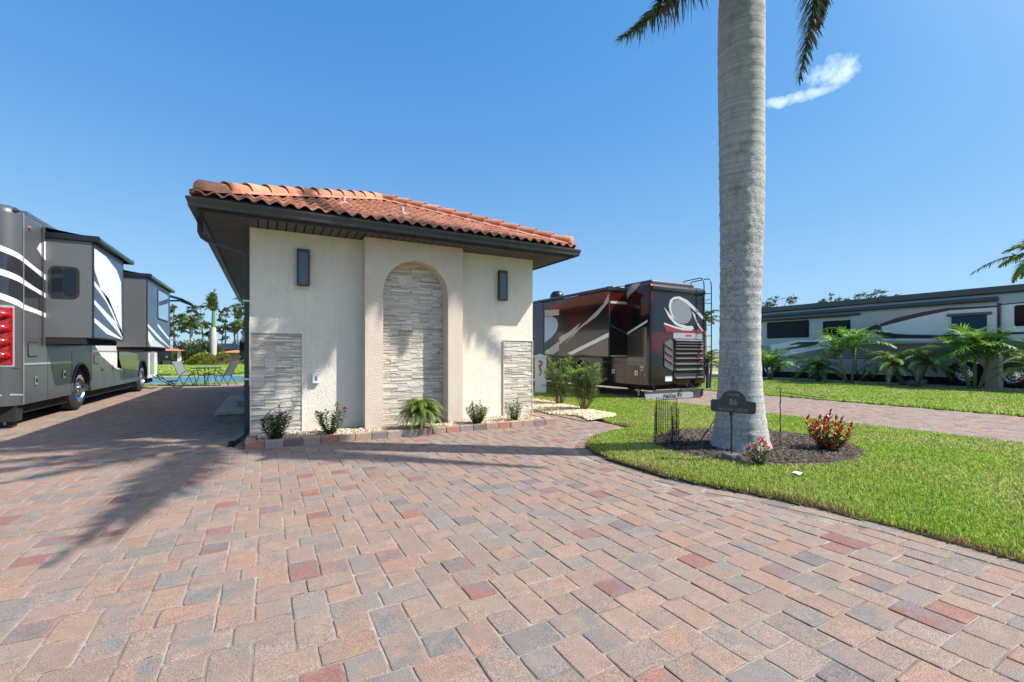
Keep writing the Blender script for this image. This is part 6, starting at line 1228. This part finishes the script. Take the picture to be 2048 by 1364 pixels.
for i in range(13):
    mound('hedge_bush', 'scrubby growth under the far pines, %s from the left' % ords[i], (-31 + i * 2.7, 88 + 3 * math.sin(i * 2.1), -.03), 2.2, 3.0 + 1.3 * math.sin(i * 1.7) ** 2, [(.10, .12, .05), (.14, .14, .07), (.08, .11, .05), (.17, .16, .09)], 180 + i, 600, .5, 'scrub under the far pines')
OT = mat('orange_roof_tile', (.36, .15, .08), .85, var=.25, scale=3); CW = mat('casita_wall', (.62, .58, .50), .9)
def casita(lab, x, y, w, d, h=2.2, rh=.8):
    o = thing('small_house', lab, 'building', (x, y, 0), world=True, group='small orange-roofed buildings across the pond')
    a = MB()
    for sx in (-1, 1):
        for sy in (-1, 1): a.box(x + sx * (w / 2 - .4) - .18, x + sx * (w / 2 - .4) + .18, y + sy * (d / 2 - .4) - .18, y + sy * (d / 2 - .4) + .18, -.05, h)
    a.build('column', CW, o); a = MB(); a.box(x - w / 2 + .9, x + w / 2 - .3, y - d / 2 + 1.6, y + d / 2 - .3, -.05, h - .02); a.build('wall', CW, o)
    a = MB(); X0_, X1_, Y0_, Y1_ = x - w / 2 - .3, x + w / 2 + .3, y - d / 2 - .3, y + d / 2 + .3; q = min(w, d) / 2 + .3
    a.add([(X0_, Y0_, h), (X1_, Y0_, h), (X1_, Y1_, h), (X0_, Y1_, h), (X0_ + q, Y0_ + q, h + rh), (X1_ - q, Y1_ - q, h + rh)] if w >= d else [(X0_, Y0_, h), (X1_, Y0_, h), (X1_, Y1_, h), (X0_, Y1_, h), (x, Y0_ + q, h + rh), (x, Y1_ - q, h + rh)], [(0, 1, 5, 4), (2, 3, 4, 5), (3, 0, 4), (1, 2, 5), (3, 2, 1, 0)]); a.build('roof', OT, o)
casita('orange-roofed pavilion with white columns beside the far left motorhome', -10.9, 71.2, 3.2, 3.0, 1.7, .38)
casita('orange-roofed building behind the bushes, left of the far black and red motorhome', -3.9, 79, 4.2, 4.0, 1.5, .4)
def far_rv(lab, x, y, w, l, h, rot, cols, seed):
    o = thing('motorhome', lab, 'motorhome', (x, y, 0), rot, 'motorhomes parked across the pond'); a = MB().bm(rv_body(-w / 2, w / 2, 0, l, .5, h, [2.2, l - 2.4], .15, 'lo', .15, seg=3)); b = a
    poly_x(b, [(.4, 1.3), (l * .5, 1.6), (l - .3, 1.2), (l - .3, 1.9), (l * .5, 2.2), (.4, 1.9)], w / 2 + .001, 1, side=1); poly_x(b, [(.4, 1.3), (l * .5, 1.6), (l - .3, 1.2), (l - .3, 1.9), (l * .5, 2.2), (.4, 1.9)], -w / 2 - .001, 1, side=-1)
    a.build('body', cols, o, smooth=True, angle=25)
    a = MB(); a.box(-w / 2 + .15, w / 2 - .15, -.012, -.001, h * .5, h - .35); a.build('windscreen', DGL, o)
    for yy in (2.2, l - 2.4):
        for s in (-1, 1): wheel(o, s * (w / 2 - .03), yy, side=s, n=16)
    for s in (-1, 1): a = MB(); a.lathe((s * (w / 2 - .35), -.01, .95), (0, -1, 0), [(0, .14), (.05, .12), (.06, 0)], 12); a.build('headlight', WHT, o)
    return o
RD = mat('far_red_paint', (.35, .03, .03), .25, coat=.6); DK2 = mat('far_black_paint', (.03, .03, .035), .2, coat=.6)
far_rv('black motorhome facing the pond at the far left, beside the silver grey one', -12.0, 70.5, 2.6, 10, 3.5, R(12), [DK2, mat('far_cream_stripe', (.5, .46, .4), .4)], 1)
far_rv('black and red motorhome across the pond, next to the building corner', -2.7, 70.5, 2.6, 10.5, 3.3, R(-62), [DK2, RD], 2)
a = MB(); a.prism([(-10.9, 71.9, 3.2), (-9.3, 71.4, 2.2), (-9.3, 73.4, 2.2), (-10.9, 73.9, 3.2)], (0, 0, .04)); tag(a.build('canvas_awning', mat('maroon_canvas', (.13, .03, .045), .8)), 'maroon canvas awning sloping from the far left motorhome', 'awning')
far_rv('low dark motorhome partly seen behind the orange-roofed pavilion', -8.2, 86, 2.6, 10, 3.0, R(-80), [mat('far_grey_paint', (.12, .14, .17), .3, coat=.5), DK2], 3)
# patio chairs and planter box on the far bank
for i, x in enumerate((-5.1, -4.2, -3.35)):
    a = MB(); zc = 0
    a.box(x - .3, x + .3, 66.9, 67.45, .38, .44); a.box(x - .3, x + .3, 67.46, 67.52, .38, 1.0)
    for sx in (-.27, .27):
        for sy in (66.93, 67.42): a.box(x + sx - .02, x + sx + .02, sy - .02, sy + .02, -.04, .379)
    tag(a.build('outdoor_chair', mat('dark_wicker', (.07, .045, .03), .8)), 'dark outdoor chair on the far bank, %s from the left' % ('first', 'second', 'third')[i], 'chair', 'dark chairs on the far bank')
